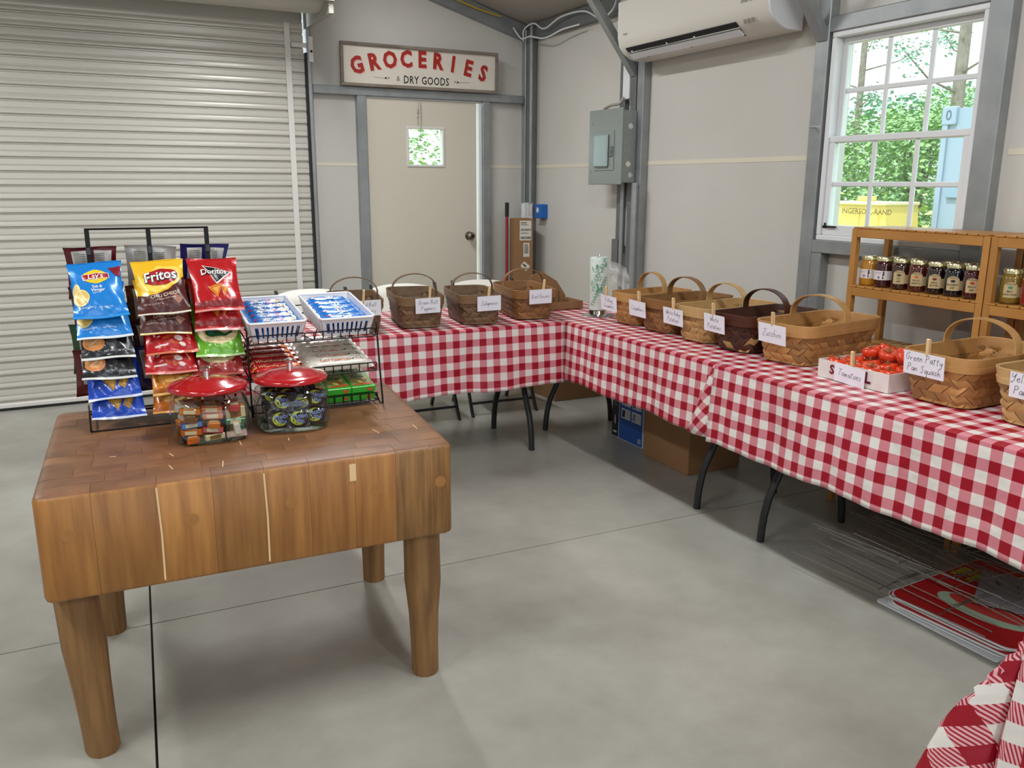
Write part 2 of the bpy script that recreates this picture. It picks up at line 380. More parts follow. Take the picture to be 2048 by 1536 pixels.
# seam tape
def trim(name, a, c, m=M_GALV, bev=.004, lab=None):
    b = MB(); b.box(a, c, bev=bev); return struct(b.build(name, m, None, 30))
trim('trim_1', (1.64, DI-.002, 1.595), (DX0-.02, DI+.001, 1.618), M_TAPE, 0)
trim('trim_2', (3.02, DI-.002, 1.595), (3.36, DI+.001, 1.618), M_TAPE, 0)
trim('trim_3', (XI-.002, WY1+.1, 1.594), (XI+.001, 6.4, 1.619), M_TAPE, 0)
trim('trim_4', (XI-.002, -1, 1.594), (XI+.001, WY0-.12, 1.619), M_TAPE, 0)
# ceiling: two sloped sheets
ce = MB()
zr, ze = roofz(.02), roofz(XI+.1)
for s in (1, -1):
    x0, x1 = .02, .02+s*(XI+.1)
    ce.add([(x0, -5.5, zr), (x1, -5.5, ze), (x1, 6.55, ze), (x0, 6.55, zr), (x0, -5.5, zr+.08), (x1, -5.5, ze+.08), (x1, 6.55, ze+.08), (x0, 6.55, zr+.08)],
           [(0, 3, 2, 1), (4, 5, 6, 7), (0, 1, 5, 4), (1, 2, 6, 5), (2, 3, 7, 6), (3, 0, 4, 7)])
struct(ce.build('ceiling', M_CEIL, None, 0))
# framing tubes
def rafter(y, name):
    b = MB(); t = .115
    for s in (1, -1):
        b.add([(.02, y, zr-.0), (.02+s*(XW-.02), y, roofz(XW)), (.02+s*(XW-.02), y, roofz(XW)-t), (.02, y, zr-t), (.02, y+.057, zr), (.02+s*(XW-.02), y+.057, roofz(XW)), (.02+s*(XW-.02), y+.057, roofz(XW)-t), (.02, y+.057, zr-t)],
              [(0, 1, 2, 3), (7, 6, 5, 4), (0, 4, 5, 1), (1, 5, 6, 2), (2, 6, 7, 3), (3, 7, 4, 0)])
    return struct(b.build(name, M_GALV, None, 0))
rafter(D, 'trim_5'); rafter(4.83, 'trim_6'); rafter(3.24, 'trim_7'); rafter(-.5, 'trim_8')
trim('trim_9', (1.638, D, 2.10), (3.352, DI, 2.16))                         # header over the entry
trim('trim_10', (1.961, D, 0), (2.03, DI-.001, 2.10))                         # door posts
trim('trim_11', (2.985, D, 0), (3.05, DI-.001, 2.10))
trim('trim_12', (1.59, D, 0), (1.637, DI, 3.0))                              # roll door jamb
trim('trim_13', (XW, D-.004, 0), (XI-.001, DI-.001, 2.66))                    # corner post
trim('trim_14', (XW-.012, D-.10, 0), (XI-.001, D-.045, 2.62), M_GALVD)
trim('trim_15', (XW+.005, -5, 2.575), (XI-.001, D-.11, 2.69), M_GALVD)        # eave tube
for k, (y0, y1, z0, z1) in enumerate([(3.222, 3.305, 0, 2.62), (2.295, 2.394, 0, 2.62), (2.395, 3.221, 2.19, 2.262), (2.395, 3.221, 1.135, 1.20), (3.155, 3.2205, 0, 1.134)]):
    trim('trim_%d' % (16+k), (XW, y0, z0), (XI-.001, y1, z1))
trim('trim_21', (XW, 4.745, 0), (XI-.001, 4.815, 2.574)); trim('trim_22', (XW, 4.83, 0), (XI-.001, 4.888, 2.574), M_GALVD)
trim('trim_23', (XW+.02, 4.985, 1.0), (XI-.001, 5.045, 2.574), M_GALVD)
def strut(name, y):
    b = MB(); b.flat([(XW+.01, y, 2.17), (2.86, y, 2.80)], .055, .045, (0, 1, 0)); struct(b.build(name, M_GALV, None, 0))
strut('trim_24', 4.858); strut('trim_25', 3.265)
# ---- roll-up door
rd = root('door_1', (0, D-.03, 0))
b = MB(); pit = .0868
prof = [(0, .0), (.006, .015), (.013, .015), (.019, 0), (.040, -.001), (.044, .001), (.049, .001), (.053, -.001), (.060, -.001), (pit, 0)]
for i, (z, d) in enumerate(prof): b.v += [(-1.50, d, z), (1.573, d, z)]
b.f = [(2*i, 2*i+1, 2*i+3, 2*i+2) for i in range(len(prof)-1)]; b.m = [0]*len(b.f)
s0 = b.build('slat', M_ROLL, rd, 30); s0.location = (0, 0, .046)
for k in range(1, 30):
    s = s0.copy(); C.objects.link(s); s.location = (0, 0, .046+k*pit)
b = MB(); b.box((-1.5, -.03, .018), (1.573, .012, .046), bev=.004); b.build('bottom_bar', M_WHITE, rd)
b = MB(); b.box((-1.5, -.026, .0), (1.573, .01, .018)); b.build('bottom_seal', M_RUBBER, rd)
b = MB(); b.box((1.442, -.012, .05), (1.482, -.003, 2.60), bev=.001); b.build('strap', M_WHITE, rd)
b = MB(); b.box((1.575, -.045, 0), (1.588, .02, 2.36)); b.build('guide_seal', M_RUBBER, rd)
b = MB(); b.box((1.588, -.04, 0), (1.612, .028, 2.52), bev=.002); b.build('guide', M_GALV, rd)
b = MB(); b.box((1.486, -.03, 2.395), (1.59, -.014, 2.425), bev=.002); b.build('stop_bracket', M_WHITE, rd)
b = MB(); b.box((1.60, -.05, 2.30), (1.632, .028, 2.47), bev=.003); b.build('end_plate', M_WHITE, rd)
b = MB(); b.tube([(1.617, -.052, 2.37), (1.617, -.046, 2.37)], .009, 10); b.build('bolt', M_BLACK, rd)
# rolled curtain drum above
b = MB(); ring = []
for k in range(28):
    a = 2*pi*k/28; ring.append((-.33+.29*cos(a), 2.86+.29*sin(a)))
b.v = [(x, y, z) for y, z in ring for x in (-1.5, 1.60)]; n2 = len(ring)
b.f = [(2*i, 2*((i+1) % n2), 2*((i+1) % n2)+1, 2*i+1) for i in range(n2)]; b.m = [0]*n2; b.build('drum', M_ROLL, rd, 60)
b = MB(); b.box((-1.5, -.02, 2.55), (1.56, .03, 2.66), bev=.01); b.build('top_lip', mat('shade_grey', 'a5a39c', .4), rd)
b = MB(); b.box((-1.5, -.64, 2.60), (1.63, -.61, 3.2)); b.box((1.60, -.61, 2.53), (1.63, -.02, 3.2)); b.build('hood', mat('hood_beige', 'a9a69c', .45), rd)
# ---- entry door
ed = root('door_2', (0, DI-.03, 0))
b = MB(); X0, X1 = 2.032, 2.938; wx0, wx1, wz0, wz1 = 2.368, 2.645, 1.612, 1.878
for a, c in [((X0, .01), (wx0-.018, 2.088)), ((wx1+.018, .01), (X1, 2.088)), ((wx0-.018, .01), (wx1+.018, wz0-.018)), ((wx0-.018, wz1+.018), (wx1+.018, 2.088))]: b.box((a[0], 0, a[1]), (c[0], .045, c[1]))
b.build('door_slab', M_DOOR, ed, 0)
b = MB(); e = .018
for a, c in [((wx0-e, wz0-e), (wx1+e, wz0)), ((wx0-e, wz1), (wx1+e, wz1+e)), ((wx0-e, wz0), (wx0, wz1)), ((wx1, wz0), (wx1+e, wz1))]: b.box((a[0], -.008, a[1]), (c[0], .05, c[1]), bev=.003)
wf = b.build('window_frame', M_WHITE, ed)
b = MB(); b.box((wx0, .042, wz0), (wx1, .046, wz1)); b.build('pane', M_GLASS, wf, 0)
b = MB(); b.box((X1+.022, -.005, 0), (X1+.045, .06, 2.075)); b.box((X0, -.005, 2.089), (X1+.045, .06, 2.099)); b.build('jamb', M_VINYL, ed)
b = MB(); b.lathe([(.0, 0), (.034, 0), (.034, .006), (.014, .01), (.013, .03), (.024, .036), (.031, .05), (.029, .062), (.015, .068), (0, .069)], 20, X=T(2.866, 0, 1.058) @ RX(pi/2)); b.build('knob', M_BRASS, ed)
b = MB(); b.lathe([(0, .069), (.010, .069), (.010, .073), (0, .073)], 12, X=T(2.866, 0, 1.058) @ RX(pi/2)); b.build('keyhole', M_BLACK, ed)
b = MB(); b.tube([(2.44, -.016, 2.075), (2.44, -.016, 2.0)], .003); b.tube([(2.44+.006*cos(k*1.3), -.016+.006*sin(k*1.3), 2.03-.0032*k) for k in range(40)], .0016, 5); b.build('spring', M_CHROME, ed)
b = MB()
for k in range(40): b.lathe([(0, -.0045), (.0032, -.002), (.0032, .002), (0, .0045)], 6, c=(2.462+.003*sin(k*.2), -.016, 2.07-.0105*k))
b.build('bead_chain', M_CHROME, ed)
# ---- window
wn = root('window_1', (XW+.02, 0, 0))
def fr(name, a, c, m=M_VINYL, x0=0., x1=.05, par=None): b = MB(); b.box((x0, a[0], a[1]), (x1, c[0], c[1]), bev=.004); return b.build(name, m, par or wn, 30)
y0, y1, z0, z1 = WY0, WY1, WZ0, WZ1; fw = .026
for a, c in [((y0, z0), (y1, z0+fw)), ((y0, z1-fw), (y1, z1)), ((y0, z0+fw), (y0+fw, z1-fw)), ((y1-fw, z0+fw), (y1, z1-fw))]: fr('frame', a, c, x0=-.012, x1=.08)
zm = 1.683
for nm, (a0, a1, b0, b1, xo) in {'upper_sash': (y0+fw, y1-fw, zm-.01, z1-fw, .038), 'lower_sash': (y0+fw, y1-fw, z0+fw, zm+.022, .0)}.items():
    sw = .034; b = MB()
    for p, q in [((a0, b0), (a1, b0+(.052 if xo == 0 else .03))), ((a0, b1-sw*.9), (a1, b1)), ((a0, b0+.03), (a0+sw, b1-sw*.9)), ((a1-sw, b0+.03), (a1, b1-sw*.9))]: b.box((xo, p[0], p[1]), (xo+.03, q[0], q[1]), bev=.004)
    sash = b.build(nm, M_VINYL, wn, 30)
    g0, g1, h0, h1 = a0+sw, a1-sw, b0+(.052 if xo == 0 else .03), b1-sw*.9
    for k in (1, 2): yy = g0+(g1-g0)*k/3; fr('muntin', (yy-.012, h0), (yy+.012, h1), M_VINYL, xo+.008, xo+.022, sash)
    hh = (h0+h1)/2; fr('muntin', (g0, hh-.012), (g1, hh+.012), M_VINYL, xo+.009, xo+.021, sash)
    for k in range(3):
        for j in range(2):
            b = MB(); b.box((xo+.013, g0+(g1-g0)*k/3, h0+(h1-h0)*j/2), (xo+.017, g0+(g1-g0)*(k+1)/3, h0+(h1-h0)*(j+1)/2)); b.build('pane', M_GLASS, sash, 0)
for yy in (y1-.085, y0+.085):
    b = MB(); b.box((-.016, yy-.036, z0+.066), (.0, yy+.036, z0+.073), bev=.002); b.box((-.012, yy+(.03 if yy > 2.8 else -.036), z0+.07), (-.004, yy+(.036 if yy > 2.8 else -.03), z0+.088)); b.build('tilt_latch', M_BLACK, wn)
b = MB(); b.tube([(-.06, 3.262, 1.752), (-.02, 3.262, 1.752)], .005, 8); b.build('bolt', M_CHROME, wn)
# conduits and cables
def crom(P, k=5):
    P = [Vector(p) for p in P]; P = [2*P[0]-P[1]]+P+[2*P[-1]-P[-2]]; out = []
    for i in range(1, len(P)-2):
        a, b_, c, d = P[i-1:i+3]
        for j in range(k):
            t = j/k; out.append(.5*((2*b_)+(c-a)*t+(2*a-5*b_+4*c-d)*t*t+(3*b_-a-3*c+d)*t**3))
    return out+[P[-2]]
def pipe(name, label, cat, pts, r, m, n=10):
    if len(pts) > 3: pts = crom(pts)
    t = MB(); t.tube(pts, r, n); return tag(t.build(name, m, None), label, cat)
pipe('conduit', 'slim grey conduit running up beside the corner post', 'conduit', [(XW-.03, D-.16, 1.31), (XW-.03, D-.16, 2.68)], .011, M_GALV)
b = MB(); b.box((XW-.005, 4.90, 2.02), (XW+.05, 4.975, 2.57), bev=.003); tag(b.build('wire_duct', M_VINYL), 'white plastic wire duct dropping to the grey breaker panel', 'duct')
pipe('conduit', 'grey conduit leaving the bottom of the breaker panel', 'conduit', [(XW-.035, 4.75, 1.48), (XW-.035, 4.75, 0)], .021, M_GALV)
pipe('conduit', 'thin grey conduit behind the breaker panel, left of the wall posts', 'conduit', [(XW, 4.94, 1.5), (XW, 4.94, 1.08), (XW, 4.93, 0)], .016, M_GALV)
b = MB(); b.box((XW-.02, 4.96, .9), (XW+.018, 5.03, 1.10), bev=.004); tag(b.build('junction_box', M_GALVD), 'small dull grey junction box on the wall above the bag roll', 'box')
pipe('cable', 'white cable looping along the eave in the room corner', 'cable', [(3.30, 6.30, 2.56), (3.29, 6.27, 2.64), (3.31, 6.15, 2.67), (3.32, 6.0, 2.61), (3.32, 5.75, 2.655), (3.33, 5.45, 2.645), (3.34, 5.25, 2.57), (3.33, 5.08, 2.60), (3.30, 4.97, 2.7)], .006, M_VINYL, 7)
pipe('cable', 'shorter white cable drooping below the eave tube', 'cable', [(3.23, 6.34, 2.66), (3.275, 6.285, 2.575), (3.285, 6.16, 2.575), (3.295, 5.95, 2.535), (3.305, 5.7, 2.56), (3.325, 5.5, 2.565)], .006, M_VINYL, 7)
pipe('cable', 'yellow cable lying along the sloped rafter', 'cable', [(2.3, 6.35, roofz(2.3)-.04), (2.6, 6.345, roofz(2.6)-.035), (2.75, 6.345, roofz(2.75)-.05), (2.95, 6.35, roofz(2.95)-.045), (3.12, 6.35, roofz(3.12)-.03)], .006, col('c9a92a'), 7)
# ------------------------------------------------------------------ outside
M_LEAF = mat('leaf_green', '86a86c', .6, obj=.25); M_LEAF2 = mat('pine_needles', '7a9f86', .7, obj=.2); M_BARK = mat('pine_bark', '8d8478', .9, noise=(8, '6d655c', 1))
M_GRASS = mat('dry_grass', 'b9b78a', .9, noise=(3, '9aa566', 1)); M_CONT = mat('container_blue', '8b9bb0', .5); M_YEL = mat('compressor_yellow', 'dcc168', .45)
b = MB(); b.box((XI+.2, -20, -.3), (60, 40, -.12)); b.box((-30, 6.7, -.3), (XI+.2, 40, -.12)); struct(b.build('ground', M_GRASS, None, 0))
t = thing('shipping_container', 'grey blue shipping container standing outside the window', 'container', (9, 4.6, -.12))
b = MB(); b.box((0, -2.2, 0), (6, 2.2, 2.44))
b.build('body', M_CONT, t, 0)
for yy, zz in ((2.2, 2.36), (-2.2, 2.36), (2.2, .08), (-2.2, .08)):
    b = MB(); b.box((-.04, yy-.17, zz-.1), (.02, yy+.01, zz+.1), bev=.01); cc = b.build('corner_casting', M_CONT, t)
    P = plane((-.041, yy-.08, zz), (0, -1, 0), (0, 0, 1), .002); b = MB(); ptext(b, P, '0', .16, 0, 0, 0); b.build('marking', col('4a5866'), cc, 0)
b = MB(); b.box((-.03, 2.13, 0), (.01, 2.2, 2.3), bev=.005); b.build('door_post', M_CONT, t)
for zz in (.95, 1.45, .35):
    b = MB(); b.box((-.04, 1.75, zz), (0, 2.05, zz+.13), bev=.01); b.build('hinge', mat('hinge_blue', '7f95ad', .5) if zz == .95 else bpy.data.materials['hinge_blue'], t)
t = thing('air_compressor', 'yellow towable air compressor parked outside the window', 'compressor', (8.4, 7.2, -.12))
b = MB(); b.prism([(-.34, .3), (.72, .3), (.72, 1.25), (.66, 1.36), (-.22, 1.36)], 0, .55, X=Matrix(((0, 0, 1, 0), (1, 0, 0, 0), (0, 1, 0, 0), (0, 0, 0, 1)))); b.build('body', M_YEL, t, 0)
b = MB(); b.box((-.03, -.24, 1.36), (.56, .68, 1.40), bev=.01); b.build('lid', mat('pale_yellow', 'e0d3a0', .5), t)
for yy in (-.14, .0, .14): b = MB(); b.box((-.015, yy, .35), (0, yy+.03, 1.3)); b.build('seam_rib', M_YEL, t)
P = plane((-.035, .02, 1.285), (0, -1, 0), (0, 0, 1), .002); b = MB(); ptext(b, P, 'INGERSOLL-RAND', .088, 0, 0, 0, off=.012); b.build('lettering', col('5c4a2a'), t, 0)
b = MB(); b.box((-.012, .42, .4), (0, .58, 1.1)); b.build('panel', col('c9bda0'), t)
b = MB(); b.box((.2, .25, 1.4), (.4, .38, 1.46), bev=.01); b.build('filler_cap', M_YEL, t)
for yy in (-.05, .5): b = MB(); b.lathe([(0, -.09), (.3, -.09), (.33, -.05), (.33, .05), (.3, .09), (0, .09)], 18, X=T(.28, yy, .33) @ RY(pi/2)); b.build('wheel', M_RUBBER, t)
def leaves(n, fn, size, seed):
    r = random.Random(seed); b = MB()
    for _ in range(n):
        p = fn(r); a, e2 = r.uniform(0, 2*pi), r.uniform(-1, 1); s = size*r.uniform(.6, 1.3)
        u = Vector((cos(a), sin(a), r.uniform(-.5, .5))).normalized()*s; v = Vector((-sin(a)*.5, cos(a)*.5, e2)).normalized()*s*.55
        b.add([p-u*.5, p+v*.5, p+u*.5, p-v*.5], [(0, 1, 2, 3)])
    return b
def pine(x, y, h, r0, k, lab):
    t = thing('pine_tree', lab, 'tree', (x, y, -.12), k*1.3, 'tall pines beyond the yard'); rr = random.Random(k)
    b = MB(); lean = rr.uniform(-.25, .25); b.tube([(0, 0, 0), (lean*.5, 0, h*.5), (lean, lean*.3, h)], [r0, r0*.75, r0*.3], 9); b.build('trunk', M_BARK, t)
    b = MB(); tips = []
    for i in range(17):
        z = h*(.24+.72*i/17); a = rr.uniform(0, 6.3); L = rr.uniform(.8, 2.0)*(1.1-.5*i/17)
        p0 = Vector((lean*z/h, 0, z)); p1 = p0+Vector((cos(a)*L*.5, sin(a)*L*.5, .12*L)); p2 = p0+Vector((cos(a)*L, sin(a)*L, .42*L)); b.tube([p0, p1, p2], [.03, .02, .008], 5); tips += [p1.lerp(p2, q) for q in (.3, .6, .85, 1)]
    b.build('branches', M_BARK, t)
    stuff(leaves(2600, lambda r: r.choice(tips)+Vector((r.gauss(0, .14), r.gauss(0, .14), r.gauss(0, .12))), .10, k).build('needles', M_LEAF2, t, 0))
def bush(x, y, h, wd, k, lab):
    t = thing('leafy_tree', lab, 'tree', (x, y, -.12), 0, 'young leafy trees beyond the yard'); rr = random.Random(k)
    b = MB()
    for i in range(5): a = rr.uniform(0, 6.3); b.tube([(0, 0, 0), (cos(a)*wd*.2, sin(a)*wd*.2, h*.5), (cos(a)*wd*.45, sin(a)*wd*.45, h*.9)], [.06, .045, .015], 6)
    b.build('stems', M_BARK, t)
    def f(r):
        z = r.uniform(.04, 1)*h; q = wd*(1-abs(z/h-.45)**2*1.5); a = r.uniform(0, 6.3); q *= sqrt(r.random()); return Vector((cos(a)*q, sin(a)*q, z+.15*sin(a*5)))
    stuff(leaves(5200, f, .12, k).build('foliage', M_LEAF, t, 0))
for k, (x, y, h, r) in enumerate([(17, 18.2, 9, .12), (24, 23.4, 13, .13), (21.5, 19.2, 12, .12), (28.5, 27, 15, .14), (17, 12.6, 9.5, .16), (22.5, 15.3, 12, .17)]):
    pine(x, y, h, r, k+1, ['slim pine trunk seen at the left of the window', 'slim pine behind the yellow compressor end', 'thin pine in the middle of the window', 'far thin pine in the middle of the window', 'thick leaning pine trunk near the container', 'thick pine next to the leaning trunk'][k])
for k, (x, y, h, wd) in enumerate([(14, 15.9, 3.0, 1.1), (13.9, 13.5, 2.8, 1.1), (14, 11.1, 2.9, 1.1), (19.2, 21.6, 3.6, 1.7), (18.6, 15.8, 3.3, 1.4), (20.4, 12.4, 3.6, 1.5), (26, 19.2, 4.6, 2.1), (21.5, 26, 4.4, 2.0), (14.5, 8.6, 2.9, 1.1)]):
    bush(x, y, h, wd, k+20, ['pale leafy tree behind the left end of the compressor', 'pale leafy tree behind the compressor lettering', 'pale leafy tree beside the container', 'tall leafy tree at the far left of the window view', 'tall leafy tree behind the thin pines', 'tall leafy tree behind the thick pines', 'farthest leafy tree in the middle of the window view', 'farthest leafy tree at the left of the window view', 'leafy tree hidden mostly by the container'][k])
stuff(tag(leaves(15000, lambda r: Vector((r.uniform(32, 37), r.uniform(12, 52), -.1+5.6*r.random()**.9)), .34, 99).build('treeline', M_LEAF2, None, 0), 'distant green treeline beyond the yard', 'treeline'))
bush(5.6, 16.5, 4.6, 1.7, 41, 'leafy tree seen through the small door window')
stuff(tag(leaves(2600, lambda r: Vector((r.uniform(10.6, 12.4), r.uniform(7.2, 14.5), -.1+abs(r.gauss(0, .55)))), .2, 77).build('weeds', mat('weed_green', 'a9bd6e', .7, obj=.1), None, 0), 'tall pale weeds growing behind the compressor', 'weeds'))
# ------------------------------------------------------------------ butcher block
BT, BB = .757, .482
CFL, CFR, CBL, CBR = Vector((-.152, 2.155)), Vector((.897, 2.127)), Vector((-.106, 2.985)), Vector((.978, 2.952))
bw, bd = 1.06, .83
def blk(a, b_, z):      # block metres -> world through the slightly skewed outline
    s, t = a/bw, b_/bd; p = (CFL*(1-s)+CFR*s)*(1-t)+(CBL*(1-s)+CBR*s)*t; return (p.x, p.y, z)
bt = thing('butcher_block_table', 'large old end-grain butcher block table on four round wooden legs', 'table', (.39, 2.55, 0))
def rnd(p, lo, hi, R):
    q = [min(max(p[i], lo[i]+R[i]), hi[i]-R[i]) for i in range(3)]; d = [(p[i]-q[i])/R[i] for i in range(3)]
    L = sqrt(sum(x*x for x in d)); mx = max(abs(x) for x in d)
    return [q[i]+(d[i]/L*mx*R[i] if L > 1e-9 else 0) for i in range(3)]
def cuboid(b, xs, ys, zs, fmap, topmat=1):
    idx = {}
    def V(i, j, k):
        if (i, j, k) not in idx: idx[i, j, k] = len(b.v); b.v.append(fmap(xs[i], ys[j], zs[k]))
        return idx[i, j, k]
    nx, ny, nz = len(xs)-1, len(ys)-1, len(zs)-1
    for i in range(nx):
        for j in range(ny): b.f += [(V(i, j, 0), V(i, j+1, 0), V(i+1, j+1, 0), V(i+1, j, 0)), (V(i, j, nz), V(i+1, j, nz), V(i+1, j+1, nz), V(i, j+1, nz))]; b.m += [0, topmat]
    for i in range(nx):
        for k in range(nz): b.f += [(V(i, 0, k), V(i+1, 0, k), V(i+1, 0, k+1), V(i, 0, k+1)), (V(i, ny, k), V(i, ny, k+1), V(i+1, ny, k+1), V(i+1, ny, k))]; b.m += [topmat if k == nz-1 and nz > 1 and zs[-2] > BT-.01 else 0]*2
    for j in range(ny):
        for k in range(nz): b.f += [(V(0, j, k), V(0, j, k+1), V(0, j+1, k+1), V(0, j+1, k)), (V(nx, j, k), V(nx, j+1, k), V(nx, j+1, k+1), V(nx, j, k+1))]; b.m += [topmat if k == nz-1 and nz > 1 and zs[-2] > BT-.01 else 0]*2
FR = [0, .118, .258, .380, .503, .612, .728, .838, .935, 1]
nrow = 13
def cuts(u, v, lim, r):
    c = [u, v]
    if u < 1e-6: c += [r*.35, r]
    if v > lim-1e-6: c += [lim-r*.35, lim-r]
    return sorted(c)
Rv = (.024, .024, .014)
for j in range(nrow):
    y0, y1 = bd*j/nrow, bd*(j+1)/nrow
    if j == 0: fr_ = FR
    else:
        rr = random.Random(j); n_ = rr.choice((8, 9, 10)); off = rr.uniform(-.4, .4)
        fr_ = [0]+[min(.97, max(.03, (k+off+rr.uniform(-.2, .2))/n_)) for k in range(1, n_)]+[1]
    for i in range(len(fr_)-1):
        x0, x1 = bw*fr_[i], bw*fr_[i+1]; e = .0003; dz = random.uniform(-.0005, .0005)
        X = cuts(x0, x1, bw, .024); Y = cuts(y0, y1, bd, .024)
        per = i == 0 or i == len(fr_)-2 or j in (0, nrow-1)
        Z = [BB, BB+.005, BB+.014, BT-.014, BT-.005, BT] if per else [BB, BT]
        if per and len(X) == 2: X = [x0, x1]
        bb = MB()
        def fm(x, y, z):
            x = x+(e if x == x0 and x0 > 0 else -e if x == x1 and x1 < bw else 0); y = y+(e if y == y0 and y0 > 0 else -e if y == y1 and y1 < bd else 0)
            p = rnd((x, y, z), (0, 0, BB), (bw, bd, BT), Rv); q = blk(p[0], p[1], p[2]+(dz if z > BT-.001 else 0)); return (q[0]-.39, q[1]-2.55, q[2])
        cuboid(bb, X, Y, Z, fm)
        bb.build('stave', [M_STAVED if (j == 0 and i in (7, 8)) else M_STAVE, M_END], bt, 40)
for i, (fx, fz) in enumerate([(.065, .62), (.33, .60), (.565, .62), (.785, .62), (.963, .60)]):
    q = blk(fx*bw, 0, BB+fz*(BT-BB)); bb = MB(); bb.lathe([(0, 0), (.0165, 0), (.0165, .0012), (0, .0014)], 18, X=T(q[0]-.39, q[1]-2.55+.0006, q[2]) @ RX(pi/2)); bb.build('wood_plug', M_PLUG, bt)
for fx, za, zb in ((.258, BB+.016, BT-.014), (.503, BB+.016, BT-.014)):
    q = blk(fx*bw, 0, 0); bb = MB(); bb.flat([(q[0]-.39, q[1]-2.5505, za), (q[0]-.388, q[1]-2.5505, (za+zb)/2), (q[0]-.391, q[1]-2.5505, zb)], .0045, .002, (1, 0, 0)); bb.build('pale_seam', M_FILL, bt)
bb = MB(); q = blk(.715*bw, 0, 0); bb.box((q[0]-.39, q[1]-2.5515, BT-.07), (q[0]-.372, q[1]-2.5495, BT-.022)); bb.build('pale_chip', M_FILL, bt)
rr = random.Random(3)
for k in range(9):
    a, c = rr.uniform(.1, .95), rr.uniform(.05, .4); q = blk(a*bw, c*bd, BT+.0006); ang = rr.choice((0, 1.57))+rr.uniform(-.3, .3); L = rr.uniform(.015, .05)
    bb = MB(); bb.flat([(q[0]-.39, q[1]-2.55, q[2]), (q[0]-.39+cos(ang)*L, q[1]-2.55+sin(ang)*L, q[2])], .0022, .001, (-sin(ang), cos(ang), 0)); bb.build('crack', M_FILL, bt)
for (x, y, rt, rb, s, lean) in [(-.066, 2.258, .0525, .043, 1, -.022), (.838, 2.226, .054, .041, 2, -.004), (.893, 2.905, .053, .041, 3, 0), (-.015, 2.925, .054, .044, 4, 0)]:
    bb = MB(); n = 14; rg = random.Random(s)
    ph = [rg.uniform(.97, 1.03) for _ in range(n)]
    prof = [(rb*.96, 0), (rb, .006), (rb*1.02, .10), (rb*1.10, .2), (rt*1.02, .31), (rt, .40), (rt, BB)]
    bb.lathe(prof, n, c=(x-.39, y-2.55, 0), shape=lambda a: ph[int(round(a/(2*pi)*n)) % n]); bb.v = [(p[0]+lean*p[2]/BB, p[1], p[2]) for p in bb.v]; bb.build('leg', M_LEGW, bt, 50)
# ------------------------------------------------------------------ folding tables and cloths
def folding_table(label, x0, x1, y0, y1, along, legs_at):
    """plastic top with wishbone legs; along = 'x' or 'y' is the long axis"""
    t = thing('folding_table', label, 'table', ((x0+x1)/2, (y0+y1)/2, 0), 0)
    def W(b, name, m, **k): return b.build(name, m, t, world=True, **k)
    b = MB(); b.box((x0, y0, .70), (x1, y1, .742), bev=.012); W(b, 'tabletop', M_PLAS)
    for L, sg in legs_at:
        for side in (0, 1):
            if along == 'y': s0, s1 = (x0, x1)
            else: s0, s1 = (y0, y1)
            s = s0+.13 if side == 0 else s1-.13; k = 1 if side == 0 else -1
            pts = [(s, 0), (s+.004*k, .06), (s+.012*k, .12), (s+.03*k, .19), (s+.07*k, .27), (s+.115*k, .37), (s+.135*k, .45), (s+.14*k, .56), (s+.14*k, .695)]
            P = [(p, L, z) if along == 'y' else (L, p, z) for p, z in pts]
            b = MB(); b.tube(P, .0165, 10); lg = W(b, 'leg', M_LEGM)
            b = MB(); b.tube([P[0], P[1][:2]+(.035,)], .019, 10); b.build('foot_cap', M_RUBBER, lg)
        m0, m1 = s0+.265, s1-.265
        b = MB(); b.tube([(m0, L, .52), (m1, L, .52)] if along == 'y' else [(L, m0, .52), (L, m1, .52)], .012, 8); W(b, 'crossbar', M_LEGM)
        mid = (s0+s1)/2
        for q in (-.05, .05):
            b = MB(); b.tube([(mid+q, L, .50), (mid+q, L+sg*.34, .695)] if along == 'y' else [(L, mid+q, .50), (L+sg*.34, mid+q, .695)], .010, 8); W(b, 'brace', M_LEGM)
        b = MB()
        for p0, p1 in ((s0+.2, mid-.05), (s1-.2, mid+.05)): b.tube([(p0, L, .28), (p1, L, .5)] if along == 'y' else [(L, p0, .28), (L, p1, .5)], .012, 8)
        W(b, 'web', M_LEGM)
    return t
folding_table('folding table under the cloth in front of the entry door',   .60, 2.285, 3.925, 4.68, 'x', [(2.195, -1), (.78, 1)])
folding_table('farther folding table along the right wall, under the cloth beside the breaker panel', 2.335, 3.072, 2.71, 4.535, 'y', [(2.93, 1), (4.38, -1)])
folding_table('nearer folding table along the right wall, in front of the bamboo shelves', 2.335, 3.072, .84, 2.665, 'y', [(2.51, -1), (1.02, 1)])
ZC = .7455
